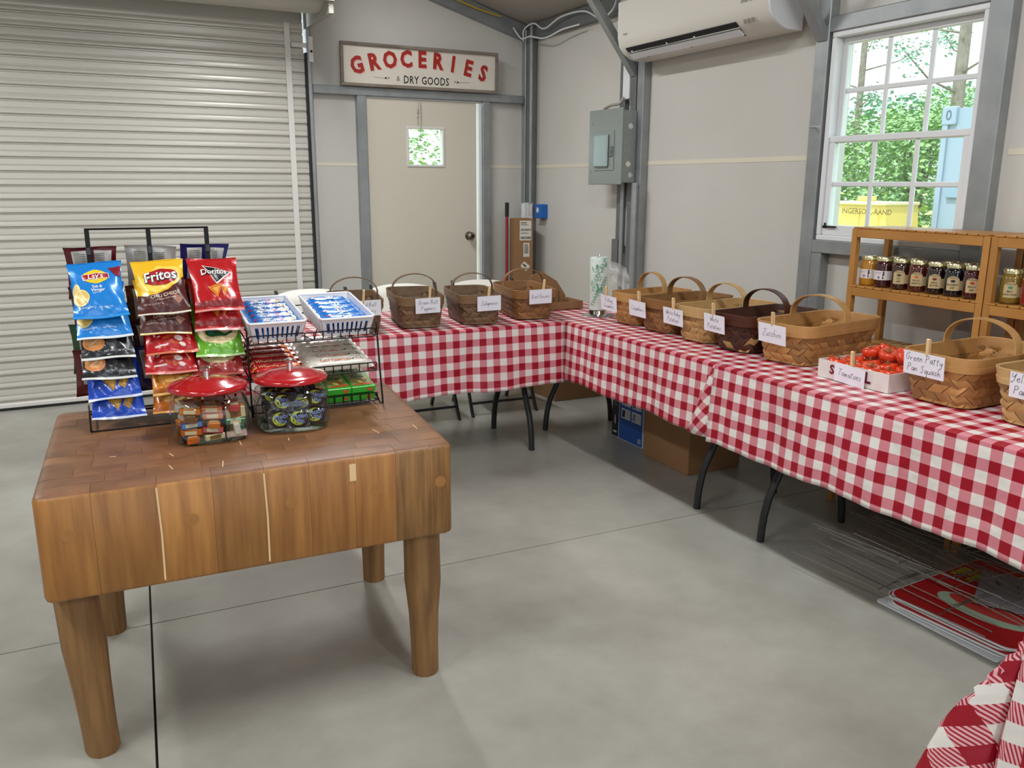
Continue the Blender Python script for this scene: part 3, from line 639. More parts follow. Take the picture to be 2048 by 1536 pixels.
def cloth(name, label, P0, ex, ey, L, Wd, drops, seed, mt=M_CLOTH, nl=70, amp=.009, flare=0, zo=0., out=0.):
    """rectangular cloth: P0 corner, ex along L, ey across Wd (front edge at 0); drops = (front, back, start, end)"""
    ex, ey = Vector((*ex, 0)), Vector((*ey, 0)); rg = random.Random(seed); ph = [rg.uniform(0, 6.3) for _ in range(8)]
    df, db, ds, de = drops; R = .012
    vs = [-df+df*k/24 for k in range(24)]+[-.012, -.004, .004, .014]+[Wd*k/8 for k in range(1, 8)]+[Wd-.014, Wd-.004, Wd+.004]+[Wd+db*k/4 for k in range(1, 5)]
    us = ([-ds+ds*k/24 for k in range(24)]+[-.008] if ds else [])+[.004+(L-.008)*k/nl for k in range(nl+1)]+([L+.008]+[L+de*k/6 for k in range(1, 7)] if de else [])
    def fold(s, dpt): return amp*min(1, dpt/.2)*(sin(s*9+ph[0])+.6*sin(s*21+ph[1])+.35*sin(s*43+ph[2]))
    def fn(u, v):
        ou = -u if u < 0 else (u-L if u > L else 0); su = -1 if u < 0 else 1
        ov = -v if v < 0 else (v-Wd if v > Wd else 0); sv = -1 if v < 0 else 1
        uu, vv = min(max(u, 0), L), min(max(v, 0), Wd); z = ZC+zo
        au = av = 0
        if ou and ov:
            d = sqrt(ou*ou+ov*ov); th = math.atan2(ov, ou); z -= d*.97; w_ = sin(2*th); rr_ = .006+.05*d+w_*d*(.20+flare)+.06*min(1, d/.2)*sin(th*8+.6)*w_
            au, av = rr_*cos(th), rr_*sin(th)
            au += fold(v, ou)*(1-w_)*cos(th)**4; av += fold(u, ov)*(1-w_)*sin(th)**4
        elif ov: z -= ov*.985; av = .006+(out if sv < 0 else 0)+fold(u, ov)+.05*ov
        elif ou: z -= ou*.985; au = .006+fold(v, ou)+.05*ou
        else: z += .0012*sin(u*31+ph[3])*sin(v*23+ph[4])
        if ov > .25: z += .006*sin(u*11+ph[5])
        return Vector((*P0, 0))+ex*(uu+su*au)+ey*(vv+sv*av)+Vector((0, 0, z))
    b = MB(); b.grid(fn, us, vs); b.uv = [(u+.01, v+.5) for v in vs for u in us]
    o = b.build(name, mt, None, 60)
    md = o.modifiers.new('thick', 'SOLIDIFY'); md.thickness = .0016; md.offset = 1
    return tag(o, label, 'tablecloth')
cloth('tablecloth', 'red gingham vinyl cloth on the table in front of the entry door', (.585, 3.915), (1, 0), (0, 1), 1.733, .775, (.335, .2, .25, 0), 1)
c1 = cloth('tablecloth', 'red gingham vinyl cloth on the farther right-hand table, its near end folded over', (2.3265, 4.55), (0, -1), (1, 0), 1.878, .757, (.315, .03, .2, 0), 2, amp=.006)
cloth('tablecloth', 'red gingham vinyl cloth on the nearer right-hand table, below the tomatoes', (2.3265, 2.686), (0, -1), (1, 0), 1.856, .757, (.335, .03, 0, 0), 3, zo=.0012, out=.010)
# folded-over corner at the end of the farther cloth
b = MB(); n = 8
P4 = [Vector((2.318, 2.70, ZC-.005)), Vector((2.318, 2.675, ZC-.003)), Vector((2.298, 2.676, .435)), Vector((2.298, 2.825, .425))]
b.grid(lambda u, v: (P4[0].lerp(P4[1], u)).lerp(P4[3].lerp(P4[2], u), v)+Vector((-.012*sin(u*pi)*v, 0, 0)), [k/n for k in range(n+1)], [k/n for k in range(n+1)])
b.uv = [(.05+(v*.33*sin(.45))+u*.16*v*.9, .1+v*.33-u*.06*v) for v in [k/n for k in range(n+1)] for u in [k/n for k in range(n+1)]]
f_ = b.build('folded_corner', M_CLOTH, c1, 60); md = f_.modifiers.new('thick', 'SOLIDIFY'); md.thickness = .0016
# near table at the bottom right
folding_table('folding table under the near gingham cloth at the bottom right corner', 1.40, 2.145, -1.0, .74, 'y', [(.5, -1), (-.8, 1)])
cloth('tablecloth', 'gathered red gingham cloth hanging off the near table in the bottom right corner', (1.372, .755), (0, -1), (1, 0), 1.76, .79, (.46, .3, .46, .2), 9, M_CLOTH2, 60, .022, .05)
# ------------------------------------------------------------------ folding chairs behind the table
M_CHP = mat('chair_plastic', 'dedcd2', .4)
def chair(x, y, rz, label):
    t = thing('folding_chair', label, 'chair', (x, y, 0), rz, None)
    for s in (-1, 1):
        b = MB(); b.flat([(s*.225, -.20, .0), (s*.22, .02, .42), (s*.215, .20, .84)], .03, .014, (0, 1, 0)); b.build('front_leg', M_LEGM, t)
        b = MB(); b.flat([(s*.20, .25, .0), (s*.20, .02, .43)], .03, .014, (0, 1, 0)); b.build('rear_leg', M_LEGM, t)
    b = MB(); b.tube([(-.225, -.16, .08), (.225, -.16, .08)], .009, 8); b.build('stretcher', M_LEGM, t)
    b = MB(); b.tube([(-.20, .20, .10), (.20, .20, .10)], .009, 8); b.build('stretcher', M_LEGM, t)
    b = MB(); b.grid(lambda u, v: (u*.205*(1-.1*v), -.19+.40*v, .445-.012*cos(u*1.4)-.02*v), [-1+k/5 for k in range(11)], [k/6 for k in range(7)]); s_ = b.build('seat', M_CHP, t); s_.modifiers.new('t', 'SOLIDIFY').thickness = .018
    b = MB()
    def bk(u, v):
        h = .21*v; top = .03*(1-abs(u)**2.5)*(v > .99); return (u*.218, .155+.10*v+.035*(1-u*u), .59+h+top)
    b.grid(bk, [-1+k/7 for k in range(15)], [0, .25, .5, .75, 1]); s_ = b.build('backrest', M_CHP, t); s_.modifiers.new('t', 'SOLIDIFY').thickness = .014
    return t
chair(1.27, 4.98, .05, 'white plastic folding chair behind the cookie trays')
chair(1.86, 5.02, -.03, 'white plastic folding chair showing between the two middle dark baskets')
chair(2.42, 5.02, -.06, 'white plastic folding chair behind the dark basket nearest the corner')
# ------------------------------------------------------------------ cartons under the tables
def carton(label, a, c, m=M_CBOX, name='cardboard_box', flapgap=True):
    t = thing(name, label, 'box', ((a[0]+c[0])/2, (a[1]+c[1])/2, a[2])); b = MB(); b.box(a, c, bev=.003); b.build('body', m, t, world=True)
    if flapgap:
        b = MB(); ym = (a[1]+c[1])/2; b.box((a[0]+.002, ym-.024, c[2]-.0003), (c[0]-.002, ym+.024, c[2]+.0006)); b.build('tape', mat('packing_tape', 'a98a5c', .25) if 'packing_tape' not in bpy.data.materials else bpy.data.materials['packing_tape'], t, world=True)
    return t
t = carton('plain brown cardboard carton on the floor under the farther right-hand table', (2.712, 3.31, 0), (3.06, 3.70, .42))
b = MB(); b.lathe([(0, 0), (.022, 0), (.022, .001), (0, .001)], 14, X=T(2.93, 3.3095, .24) @ RX(pi/2)); b.build('hand_hole', M_CBOXD, t, world=True)
carton('brown carton on the floor in the dark corner behind the folding tables', (2.86, 4.95, 0), (3.26, 5.42, .36))
t = carton('blue and black printed retail box standing beside the brown carton', (2.768, 3.79, 0), (3.05, 4.105, .45), mat('box_white', 'c9cdd2', .5), 'printed_box', False)
P = plane((2.7675, 4.105, .0), (0, -1, 0), (0, 0, 1)); b = MB(); blu, blk_, wht, gry = 0, 1, 2, 3
ppoly(b, P, [(.004, .006), (.072, .006), (.072, .45), (.004, .45)], blk_, cell=.5); ppoly(b, P, [(.078, .006), (.311, .006), (.311, .45), (.078, .45)], blu, cell=.5)
for r_ in range(4):
    for c_ in range(2):
        x, z = .10+c_*.105, .135+r_*.078; ppoly(b, P, [(x, z), (x+.09, z), (x+.09, z+.06), (x, z+.06)], wht, 2, .5); ppoly(b, P, [(x+.008, z+.008), (x+.035, z+.008), (x+.04, z+.052), (x+.012, z+.05)], gry if (r_+c_) % 2 else blk_, 3, .5)
        for q in range(4): ppoly(b, P, [(x+.05, z+.012+q*.011), (x+.082-.008*(q % 2), z+.012+q*.011), (x+.082-.008*(q % 2), z+.015+q*.011), (x+.05, z+.015+q*.011)], gry, 3, .5)
for q in range(14): ppoly(b, P, [(.016, .2+q*.014), (.060-.01*((q*7) % 3), .2+q*.014), (.060-.01*((q*7) % 3), .204+q*.014), (.016, .204+q*.014)], gry, 2, .5)
ppoly(b, P, ell(.036, .11, .006, .03), wht, 2); ppoly(b, P, [(.02, .03), (.055, .03), (.055, .04), (.02, .04)], wht, 2, .5)
for q in range(6): ppoly(b, P, [(.27+q*.005, .02), (.2725+q*.005, .02), (.2725+q*.005, .05), (.27+q*.005, .05)], wht, 2, .5)
b.build('print', [col('1c4fa0'), col('101114'), col('c7ccd4'), col('77808c')], t, 0, world=True)
# ------------------------------------------------------------------ yard signs and wire stakes under the near table
M_SIGN = mat('sign_plastic', 'd5d8da', .4); M_SRED = mat('sign_red', 'b01a20', .35)
def rrect(w_, h_, r, n=5):
    pts = []
    for cx_, cy_, a0 in ((w_/2-r, h_/2-r, 0), (-w_/2+r, h_/2-r, pi/2), (-w_/2+r, -h_/2+r, pi), (w_/2-r, -h_/2+r, 1.5*pi)):
        pts += [(cx_+r*cos(a0+pi/2*k/n), cy_+r*sin(a0+pi/2*k/n)) for k in range(n+1)]
    return pts
SL = ['white sheet at the bottom of the yard sign stack, sticking out', 'second yard sign up from the floor, white edged', 'third yard sign up from the floor in the stack', 'fourth yard sign in the stack, red faced', 'fifth yard sign in the stack, just under the top two', 'red yard sign second from the top of the stack', 'red yard sign with yellow lettering on top of the stack']
for k in range(7):
    t = thing('yard_sign', SL[k], 'sign', (2.765+(.012*(k % 3)-.01 if k else -.012), 1.655+(.01*((k*2) % 3) if k else .03), .002+k*.0085), .04+.012*((k*5) % 4)-(.03 if k == 0 else 0), 'stack of yard signs under the near table')
    b = MB(); b.prism(rrect(.58, .46, .012 if k == 0 else .05), 0, .006); b.build('panel', M_SIGN, t, 0)
    if k >= 3:
        b = MB(); b.prism(rrect(.572, .452, .048), .006, .0066); b.build('face', M_SRED, t, 0)
    if k == 6:
        P = plane((0, 0, .0068), (0, -1, 0), (1, 0, 0), .0003); b = MB()
        ptext(b, P, 'FRESH', .13, -.04, .1, 0, off=.03); ppoly(b, P, ell(.02, -.12, .16, .07), 1, 1); ppoly(b, P, ell(.02, -.10, .13, .045), 2, 2); b.build('print', [col('b9b51c'), col('a9bfa4'), col('c2413c')], t, 0)
t = thing('paper_bundle', 'grey printed sheet lying skewed on top of the yard signs', 'paper', (2.88, 1.56, .068), .5)
b = MB(); b.prism(rrect(.30, .42, .006), 0, .003); b.build('sheet', mat('grey_sheet', '8b878c', .5), t, 0)
P = plane((0, 0, .0032), (1, 0, 0), (0, 1, 0), .0003); b = MB(); rg = random.Random(5)
for q in range(9): x, y = rg.uniform(-.1, .06), rg.uniform(-.19, .17); ppoly(b, P, [(x, y), (x+.07, y+.012), (x+.07, y+.016), (x, y+.004)], 0, 1, .5)
b.build('print', [col('4a474c')], t, 0)
M_WIRE = mat('stake_wire', '7a766e', .42, .9); rg = random.Random(11)
for k in range(12):
    x, y = 2.56+.045*k+rg.uniform(-.02, .02), 1.62+rg.uniform(-.1, .12); a = rg.uniform(-.16, .12)
    t = thing('wire_stake', 'thin H-shaped wire stake on the yard signs, %s' % (['nearest the aisle', 'second from the aisle', 'third from the aisle', 'fourth from the aisle', 'fifth from the aisle', 'sixth from the aisle', 'sixth from the wall', 'fifth from the wall', 'fourth from the wall', 'third from the wall', 'second from the wall', 'nearest the wall'][k]), 'stake', (x, y, .078+.009*k), a, 'wire sign stakes lying on the yard signs')
    for s in (-.5, .5):
        b = MB(); b.tube([(s*.24, -.14, 0), (s*.24, .62, -.0)], .0021, 5); b.build('prong', M_WIRE, t)
    for yy in (.02, .24): b = MB(); b.tube([(-.125, yy, .002), (.125, yy, .002)], .0018, 5); b.build('crossbar', M_WIRE, t)
# ------------------------------------------------------------------ sign over the door
t = thing('wall_sign', 'framed white groceries sign with red lettering hung over the entry door', 'sign', (2.467, D-.03, 2.312), 0)
t.rotation_euler = (rad(2), 0, 0)
sw, sh, ft = 1.262, .302, .022
b = MB(); b.box((-sw/2+.01, .006, -sh/2+.01), (sw/2-.01, .014, sh/2-.01)); b.build('board', mat('sign_board', 'dcd5c8', .5, noise=(5, 'd3cabb', 1)), t, 0)
M_FRM = woodm('weathered_frame', '8b8072', '6c6257', .05, (2, 8, 8), .7)
for a, c in [((-sw/2, -sh/2), (sw/2, -sh/2+ft)), ((-sw/2, sh/2-ft), (sw/2, sh/2)), ((-sw/2, -sh/2+ft), (-sw/2+ft, sh/2-ft)), ((sw/2-ft, -sh/2+ft), (sw/2, sh/2-ft))]:
    b = MB(); b.box((a[0], -.012, a[1]), (c[0], .016, c[1]), bev=.003); b.build('frame_rail', M_FRM, t)
P = plane((0, .0055, 0), (1, 0, 0), (0, 0, 1)); b = MB()
for i, ch in enumerate('GROCERIES'):
    u = (i-4)/4; x = u*.505; y = .058-.068*u*u; r_ = -.28*u
    for m_, L, dx, dy in ((1, 1, .007, -.006), (0, 2, 0, 0)):
        ptext(b, P, ch, .158, x+dx, y+dy, m_, r_, L, sx=.84, off=.042)
ptext(b, P, 'DRY GOODS', .078, .035, -.088, 2, 0, 1, off=.012, sx=.76, space=1.1); ptext(b, P, '&', .05, -.19, -.083, 3, 0, 1)
for s, x in ((1, -.32), (-1, .325)):
    ppoly(b, P, [(x-s*.065, -.079), (x+s*.02, -.083), (x+s*.045, -.070), (x+s*.036, -.08), (x+s*.045, -.093), (x+s*.02, -.085), (x-s*.065, -.081)], 2, 1, .5); ppoly(b, P, ell(x+s*.055, -.081, .005, .005), 2)
b.build('lettering', [col('a3271f'), col('e0a9a0'), col('17171a'), col('6d665c')], t, 0)
# ------------------------------------------------------------------ air conditioner on the right wall
t = thing('air_conditioner', 'white wall-mounted split air conditioner above the breaker panel', 'air conditioner', (XW+.02, 4.08, 2.2))
prof = [(0, .03), (-.09, .03), (-.135, .04), (-.18, .065), (-.215, .105), (-.228, .16), (-.23, .36), (-.20, .385), (0, .385)]
mp = Matrix(((1, 0, 0, 0), (0, 0, 1, 0), (0, 1, 0, 0), (0, 0, 0, 1)))
b = MB(); b.prism(prof, -.645, .655, X=mp); b.build('body', mat('ac_white', 'd5d0c6', .35), t, 40)
for a_, c_ in ((-.66, -.645), (.655, .665)): b = MB(); b.prism(prof, a_, c_, X=mp); b.build('end_cap', M_VINYL, t, 40)
b = MB(); b.flat([(-.19+.0, .60, .073), (-.19, -.40, .073)], .055, .006, (.035, 0, -.03)); b.build('air_slot', M_RUBBER, t)
b = MB(); b.flat([(-.165, .60, .046), (-.165, -.40, .046)], .045, .006, (.04, 0, -.028)); b.build('louver', M_VINYL, t)
b = MB(); b.tube([(-.193, .60, .065), (-.193, -.42, .065)], .004, 6); b.build('louver_edge', M_CHROME, t)
for yy in (.55, .2, -.05): b = MB(); b.box((-.196, yy, .062), (-.176, yy+.012, .085), bev=.003); b.build('vane', M_VINYL, t)
for yy in (.48, .06, -.38): b = MB(); b.lathe([(0, -.002), (.006, -.002), (.006, .002), (0, .002)], 10, c=(-.125, yy, .036)); b.build('screw', M_RUBBER, t)
def Pac(x, y, L=1): return Vector((-.2302-.0004*L, -x, y))
b = MB(); ptext(b, Pac, 'inverter', .03, .50, .18, 0, 0, 1, shear=.2); ptext(b, Pac, 'Daikin', .018, -.58, .17, 0, 0, 1)
Pb = plane((-.208, -.5, .085), (0, -1, 0), (-.035, 0, .08), .0012)
for q in range(3): ppoly(b, Pb, [(-.04+q*.03, -.012), (-.02+q*.03, -.012), (-.02+q*.03, .01), (-.04+q*.03, .01)], 1, 1, .5)
b.build('marking', [col('4c4842'), col('8d877c')], t, 0)
# ------------------------------------------------------------------ breaker panel
t = thing('breaker_panel', 'grey steel electrical breaker panel on the wall posts', 'electrical panel', (XW-.001, 4.985, 1.48))
M_PAN = mat('panel_grey', '8f9793', .3, .25); M_PAND = mat('panel_dark', '6d7471', .35, .3)
b = MB(); b.box((-.115, -.185, 0), (0, .185, .46), bev=.004); b.build('box', M_PAN, t)
b = MB(); b.box((-.125, -.2, -.012), (-.115, .2, .475), bev=.003); b.build('cover', M_PAN, t)
b = MB(); b.box((-.131, -.115, .08), (-.125, .125, .335), bev=.002); dr = b.build('door', M_PAN, t)
b = MB(); b.box((-.150, -.06, .10), (-.131, .105, .315), bev=.012); b.build('raised_panel', mat('panel_light', '9fb0ae', .22, .2), dr)
b = MB(); b.box((-.139, -.112, .17), (-.130, -.068, .235), bev=.002); b.box((-.142, -.098, .19), (-.138, -.085, .212)); b.build('latch', M_PAND, dr)
for yy, zz in ((.16, .075), (-.16, .075), (.16, .385), (-.16, .385)): b = MB(); b.lathe([(0, 0), (.005, 0), (.005, .003), (0, .004)], 8, X=T(-.125, yy, zz) @ RY(-pi/2)); b.build('screw', M_CHROME, t)
for xx, zz, r_ in ((-.05, .36, .019), (-.06, .12, .019), (-.03, .30, .012), (-.032, .26, .014), (-.034, .21, .013), (-.036, .165, .013), (-.075, .30, .008), (-.078, .24, .008), (-.08, .19, .008), (-.03, .42, .016), (-.04, .05, .018)):
    b = MB(); b.lathe([(r_*.8, .0004), (r_*.86, .0012), (r_, .0012), (r_*1.05, 0)], 14, X=T(xx, -.185, zz) @ RX(pi/2)); b.build('knockout', M_PAN if r_ < .018 else M_CHROME, t)
pipe('cable', 'short white cable curling into the top of the breaker panel', 'cable', [(XW-.05, 5.12, 1.968), (XW-.06, 5.03, 1.985), (XW-.05, 4.94, 1.99), (XW-.03, 4.92, 2.03)], .010, mat('cable_sheath', '9a968c', .5), 8)
# ------------------------------------------------------------------ corner: switches, blue box, broom, tall carton
t = thing('switch_plate', 'white triple light switch plate on the corner post', 'light switch', (3.333, D-.115, 1.255))
b = MB(); b.box((-.043, -.004, -.065), (.043, .004, .065), bev=.003); b.build('plate', M_VINYL, t)
for k in (-1, 0, 1): b = MB(); b.box((k*.026-.009, -.007, -.035), (k*.026+.009, -.003, .035), bev=.002); b.build('rocker', M_WHITE, t)
b = MB(); b.box((-.04, .004, -.06), (.04, .045, .06)); b.build('box', M_VINYL, t)
t = thing('outlet_box', 'small blue electrical outlet box beside the white switch plate', 'electrical box', (XI-.035, 6.135, 1.255))
b = MB(); b.box((-.03, -.052, -.055), (.035, .052, .055), bev=.004); b.build('box', mat('box_blue', '1560b0', .4), t)
b = MB(); Pq = plane((-.0305, .0, .01), (0, -1, 0), (0, 0, 1)); ppoly(b, Pq, ell(0, 0, .026, .026, .2, 4), 0, 1, .5); b.build('sticker', col('d7dade'), t, 0)
t = thing('broom', 'broom with a red handle and black grip leaning in the corner', 'broom', (3.105, 6.22, 0))
b = MB(); b.tube([(0, -.03, .22), (.035, .04, 1.23)], .012, 10); b.build('handle', mat('handle_red', '8d1a22', .35), t)
b = MB(); b.tube([(.0345, .039, 1.21), (.0385, .047, 1.322)], .016, 10); b.build('grip', M_RUBBER, t)
b = MB(); b.box((-.17, -.06, .15), (.03, .0, .22), bev=.015); b.build('head', M_RUBBER, t)
b = MB(); b.add([(-.17, -.05, .16), (.03, -.05, .16), (.04, -.06, 0), (-.20, -.06, 0), (-.17, -.01, .16), (.03, -.01, .16), (.04, .0, 0), (-.20, .0, 0)], [(0, 1, 2, 3), (7, 6, 5, 4), (0, 4, 5, 1), (1, 5, 6, 2), (2, 6, 7, 3), (3, 7, 4, 0)]); b.build('bristles', mat('bristle', '3a3a3a', .9), t, 0)
t = thing('tall_carton', 'tall narrow cardboard carton with white shipping labels standing in the corner', 'box', (3.225, 6.17, 0), rad(-14))
b = MB(); b.box((-.075, -.09, 0), (.075, .09, 1.2), bev=.003); b.build('body', M_CBOX, t)
def label(z0, z1, x0, x1, bars, rot=0, P_=None):
    b = MB(); P = plane((0, -.0905, 0), (1, 0, 0), (0, 0, 1)); cx_, cz = (x0+x1)/2, (z0+z1)/2
    Q = (lambda x, y, L=1: P(cx_+(x-cx_)*cos(rot)-(y-cz)*sin(rot), cz+(x-cx_)*sin(rot)+(y-cz)*cos(rot), L))
    ppoly(b, Q, [(x0, z0), (x1, z0), (x1, z1), (x0, z1)], 0, 1, 1); rg = random.Random(z0)
    for (ba, bb_, vert) in bars:
        if vert:
            x = x0+.008
            while x < x1-.008: wq = rg.uniform(.001, .004); ppoly(b, Q, [(x, ba), (x+wq, ba), (x+wq, bb_), (x, bb_)], 1, 2, 1); x += wq+rg.uniform(.001, .003)
        else: ppoly(b, Q, [(x0+.008, ba), (x0+.008+(x1-x0)*rg.uniform(.3, .8), ba), (x0+.008+(x1-x0)*.5, bb_), (x0+.008, bb_)], 1, 2, 1)
    b.build('shipping_label', [col('cfc9bd'), col('3b3733')], t, 0)
label(1.03, 1.185, -.035, .060, [(1.04, 1.06, 1), (1.105, 1.122, 1), (1.085, 1.09, 0), (1.15, 1.155, 0), (1.165, 1.172, 0)])
label(.90, 1.01, -.004, .046, [(.925, .985, 1), (.99, .997, 0)]); label(.80, .85, -.02, .045, [(.82, .832, 0)], -.7)
# brown display carton with a sloping back at the far end of the right-hand table
t = thing('display_carton', 'open brown display carton with a sloping back behind the corner basket', 'box', (2.545, 4.42, ZC+.0048), 0); t.scale = (.8, 1, 1)
b = MB(); b.prism([(-.16, 0), (.15, 0), (.135, .06), (.06, .145), (-.075, .21), (-.16, .185)], .0, .006, X=T(0, .075, 0) @ RX(pi/2)); b.build('back_panel', M_CBOX, t, 0)
b = MB(); b.box((-.16, -.12, 0), (.15, .07, .006)); b.box((-.16, -.12, .006), (.15, -.115, .045)); b.box((.145, -.115, .006), (.15, .07, .045)); b.box((-.16, -.115, .006), (-.155, .07, .05)); b.build('tray', M_CBOX, t, 0)
for x in (-.05, .03, .075): b = MB(); b.box((x, .066, .01), (x+.006, .0695, .13-.6*max(0, x))); b.build('slot', M_CBOXD, t, 0)
# ------------------------------------------------------------------ chip rack
RY_ = 2.805; RXS = [.034, .200, .366]
t = thing('chip_rack', 'black wire chip rack with three hanging strips on the butcher block', 'rack', (.2, RY_, BT))
def tb(par, name, pts, r=.0028, m=M_BLACK, n=6): b = MB(); b.tube(pts, r, n); return b.build(name, m, par, world=True)
for x in RXS:
    b = MB(); b.flat([(x, RY_, BT+.025), (x, RY_, 1.335)], .013, .005, (1, 0, 0)); st = b.build('strip', M_BLACK, t, world=True)
    if 'clip_black' not in bpy.data.materials: mat('clip_black', '18181a', .3)
    for k in range(9):
        b = MB(); b.box((x-.007, RY_-.011, 1.262-.061*k), (x+.007, RY_+.011, 1.286-.061*k), bev=.002); b.v = [tuple(Vector(p)-t.location) for p in b.v]; b.build('clip', bpy.data.materials['clip_black'], st)
tb(t, 'top_bar', [(RXS[0]-.006, RY_, 1.337), (RXS[2]+.006, RY_, 1.337)], .003)
x0, x1 = -.012, .40
tb(t, 'base_wire', [(x0, RY_-.125, BT+.004), (x1, RY_-.125, BT+.004)]); tb(t, 'base_wire', [(x0, RY_-.02, BT+.03), (x1, RY_-.02, BT+.03)]); tb(t, 'base_wire', [(x0, RY_+.125, BT+.004), (x1, RY_+.125, BT+.004)])
for x in (x0, x1): tb(t, 'side_wire', [(x, RY_-.125, BT+.0035), (x, RY_-.13, BT+.012), (x, RY_-.1, BT+.03), (x, RY_, BT+.03), (x, RY_+.1, BT+.03), (x, RY_+.13, BT+.012), (x, RY_+.125, BT+.0035)])
# ---- chip bags: pillow pouch with printed front
BW, BH, BTK = .147, .178, .027
def bagP(seed):
    r = random.Random(seed); p = [r.uniform(0, 6.3) for _ in range(6)]
    sag = r.uniform(-.004, .004)
    def prof(x, y):
        u, v = abs(x)/(BW/2), y/BH
        s = max(0, 1-u**2.6)**.62*max(0, min(1, (v-.05)/.22))**.7*max(0, min(1, (.95-v)/.20))**.6
        return BTK/2*s
    def xs(x, v): return x*(1-.085*sin(pi*min(1, max(0, v)))**.8+.02*sin(p[5]+v*4))
    def P(x, y, L=1, side=-1):
        v = y/BH; d = prof(x, y); wv = .0022*sin(x*75+p[0]+y*20)*sin(y*60+p[1])+.0016*sin(x*150-y*90+p[2]); edge = .004*sin(x*40+p[3])*max(0, (v-.84)/.16)**2+.003*sin(x*38+p[4])*max(0, (.12-v)/.12)**2+sag*x/BW*2*v
        return Vector((xs(x, v), side*(d+(wv if d > .002 else 0)+.0009*L)+edge, -y))
    return P
M_SILV = mat('foil_silver', 'c8c8c8', .22, .8)
def foil(h):
    k = 'foil_'+h
    return bpy.data.materials[k] if k in bpy.data.materials else mat(k, h, .24, .08, coat=.3, bump=(38, .10))
def bag(label, base, design, cols, loc, rot, seed, edge=None, group=None, back=None):
    t = thing('chip_bag', label, 'chip bag', loc, 0, group); t.rotation_euler = rot
    P = bagP(seed); us = [-BW/2+BW*k/14 for k in range(15)]; vv = [BH*q for q in (.012, .03, .06, .1, .16, .22, .3, .4, .5, .6, .68, .75, .81, .86, .9, .94, .97, .988)]
    b = MB(); b.grid(lambda x, y: P(x, y, 0), us, vv); b.grid(lambda x, y: P(x, y, 0, 1), us, vv, 1); n = len(us); h = n*len(vv)
    b.f = [f if i < (n-1)*(len(vv)-1) else f[::-1] for i, f in enumerate(b.f)]
    b.build('pouch', [foil(base), foil(back or base)], t, 70)
    for nm, ya, yb, hh in (('top_seal', 0, .012*BH, base), ('bottom_seal', .974*BH, BH*1.012, edge or base)):
        b = MB(); b.grid(lambda x, y: P(x, y, 1.6), us, [ya, (ya+yb)/2, yb]); b.grid(lambda x, y: P(x, y, 1.2, 1), us, [ya, (ya+yb)/2, yb]); b.build(nm, foil(hh), t, 70)
    if design:
        b = MB(); Q = lambda x, y, L=1: P(x*.01, y*.01, L)
        # text runs downwards in bag space, so flip y
        Qt = lambda x, y, L=1: P(x*.01, -y*.01, L)
        for op in design:
            if op[0] == 'p': ppoly(b, Q, op[1], op[2], op[3], .8)
            elif op[0] == 'e': ppoly(b, Q, ell(op[1], op[2], op[3], op[4], op[5]), op[6], op[7], .8)
            else: _, body, size, cx_, cy_, m_, L, kw = op; ptext(b, Qt, body, size, cx_, -cy_, m_, kw.pop('rot', 0) if kw else 0, L, **{k: v for k, v in kw.items()})
        b.build('print', [foil(c_) if c_ in ('a51218',) else col(c_, .3) for c_ in cols], t, 50)
    return t
def tri(x, y, s, a): return [(x+s*cos(a+k*2.094), y+s*.92*sin(a+k*2.094)) for k in range(3)]
def d_salt():
    return [('e', -.2, 5.3, 3.7, 2.2, 0, 0, 1), ('p', [(-4.1, 4.6), (3.6, 4.2), (3.9, 5.9), (-3.8, 6.5)], 4, 2), ('p', [(-3.9, 4.75), (3.45, 4.4), (3.7, 5.75), (-3.65, 6.3)], 1, 3), ('t', "Lay's", 2.35, -.2, 5.4, 4, 4, dict(off=.008, shear=.12, rot=.05)),
            ('t', 'Salt &', 1.25, -.1, 8.5, 4, 1, dict(off=.012)), ('t', 'Vinegar', 1.3, .1, 9.6, 4, 1, dict(off=.012)), ('t', 'FLAVORED', .5, -.3, 10.5, 4, 1, {}), ('e', -6.2, 9.5, 1.1, 2.2, .1, 2, 1), ('e', -4.9, 11.9, 2.3, 2.6, .3, 2, 2), ('e', -4.7, 11.8, 1.7, 2.0, .3, 3, 3),
            ('p', [(3.6, 2.6), (7.2, 1.8), (7, 5.6), (5.6, 5.2)], 5, 2), ('t', 'POTATO CHIPS', .6, -3.8, 15, 4, 1, {}), ('t', 'NET WT 1 OZ', .6, 1.6, 15, 4, 1, {})], ['f2c61e', 'a51420', 'e6cc84', 'd8b662', 'ece8e2', '7d1326']
def d_corn():
    brown = [(-7.5, 11.6), (-5, 12.3), (-2, 12.0), (2, 10.6), (5, 8.6), (7.5, 6.0), (7.5, 17.5), (-7.5, 17.5)]
    return [('p', [(-7.2, 8), (-5, 10.8), (-1.5, 11.4), (2, 10), (5, 8), (7, 4.5), (5.5, 2.8), (0, 2.4)], 5, 1), ('p', brown, 1, 2), ('e', .5, 6.4, 5.2, 2.7, -.14, 0, 3), ('t', 'Fritos', 4.3, .2, 6.3, 3, 4, dict(off=.06, shear=.1, rot=.12)), ('t', 'Fritos', 4.3, .1, 6.2, 2, 5, dict(off=.015, shear=.1, rot=.12)),
            ('t', 'CHILI CHEESE', 1.5, .9, 12.4, 4, 3, dict(rot=.14, off=.01)), ('t', 'FLAVORED CORN CHIPS', .55, .8, 13.6, 4, 3, dict(rot=.1)), ('t', 'NET WT 2 OZ (56.7 g)', .6, -2.9, 15, 4, 3, {}), ('p', [(3.9, 12.2), (6.2, 13.8), (4.4, 15.4), (3.2, 14)], 6, 3)], ['a5161c', '4a1a16', 'eee8e4', '23100c', 'd9c4b4', 'f3cf5a', '9c6a58']
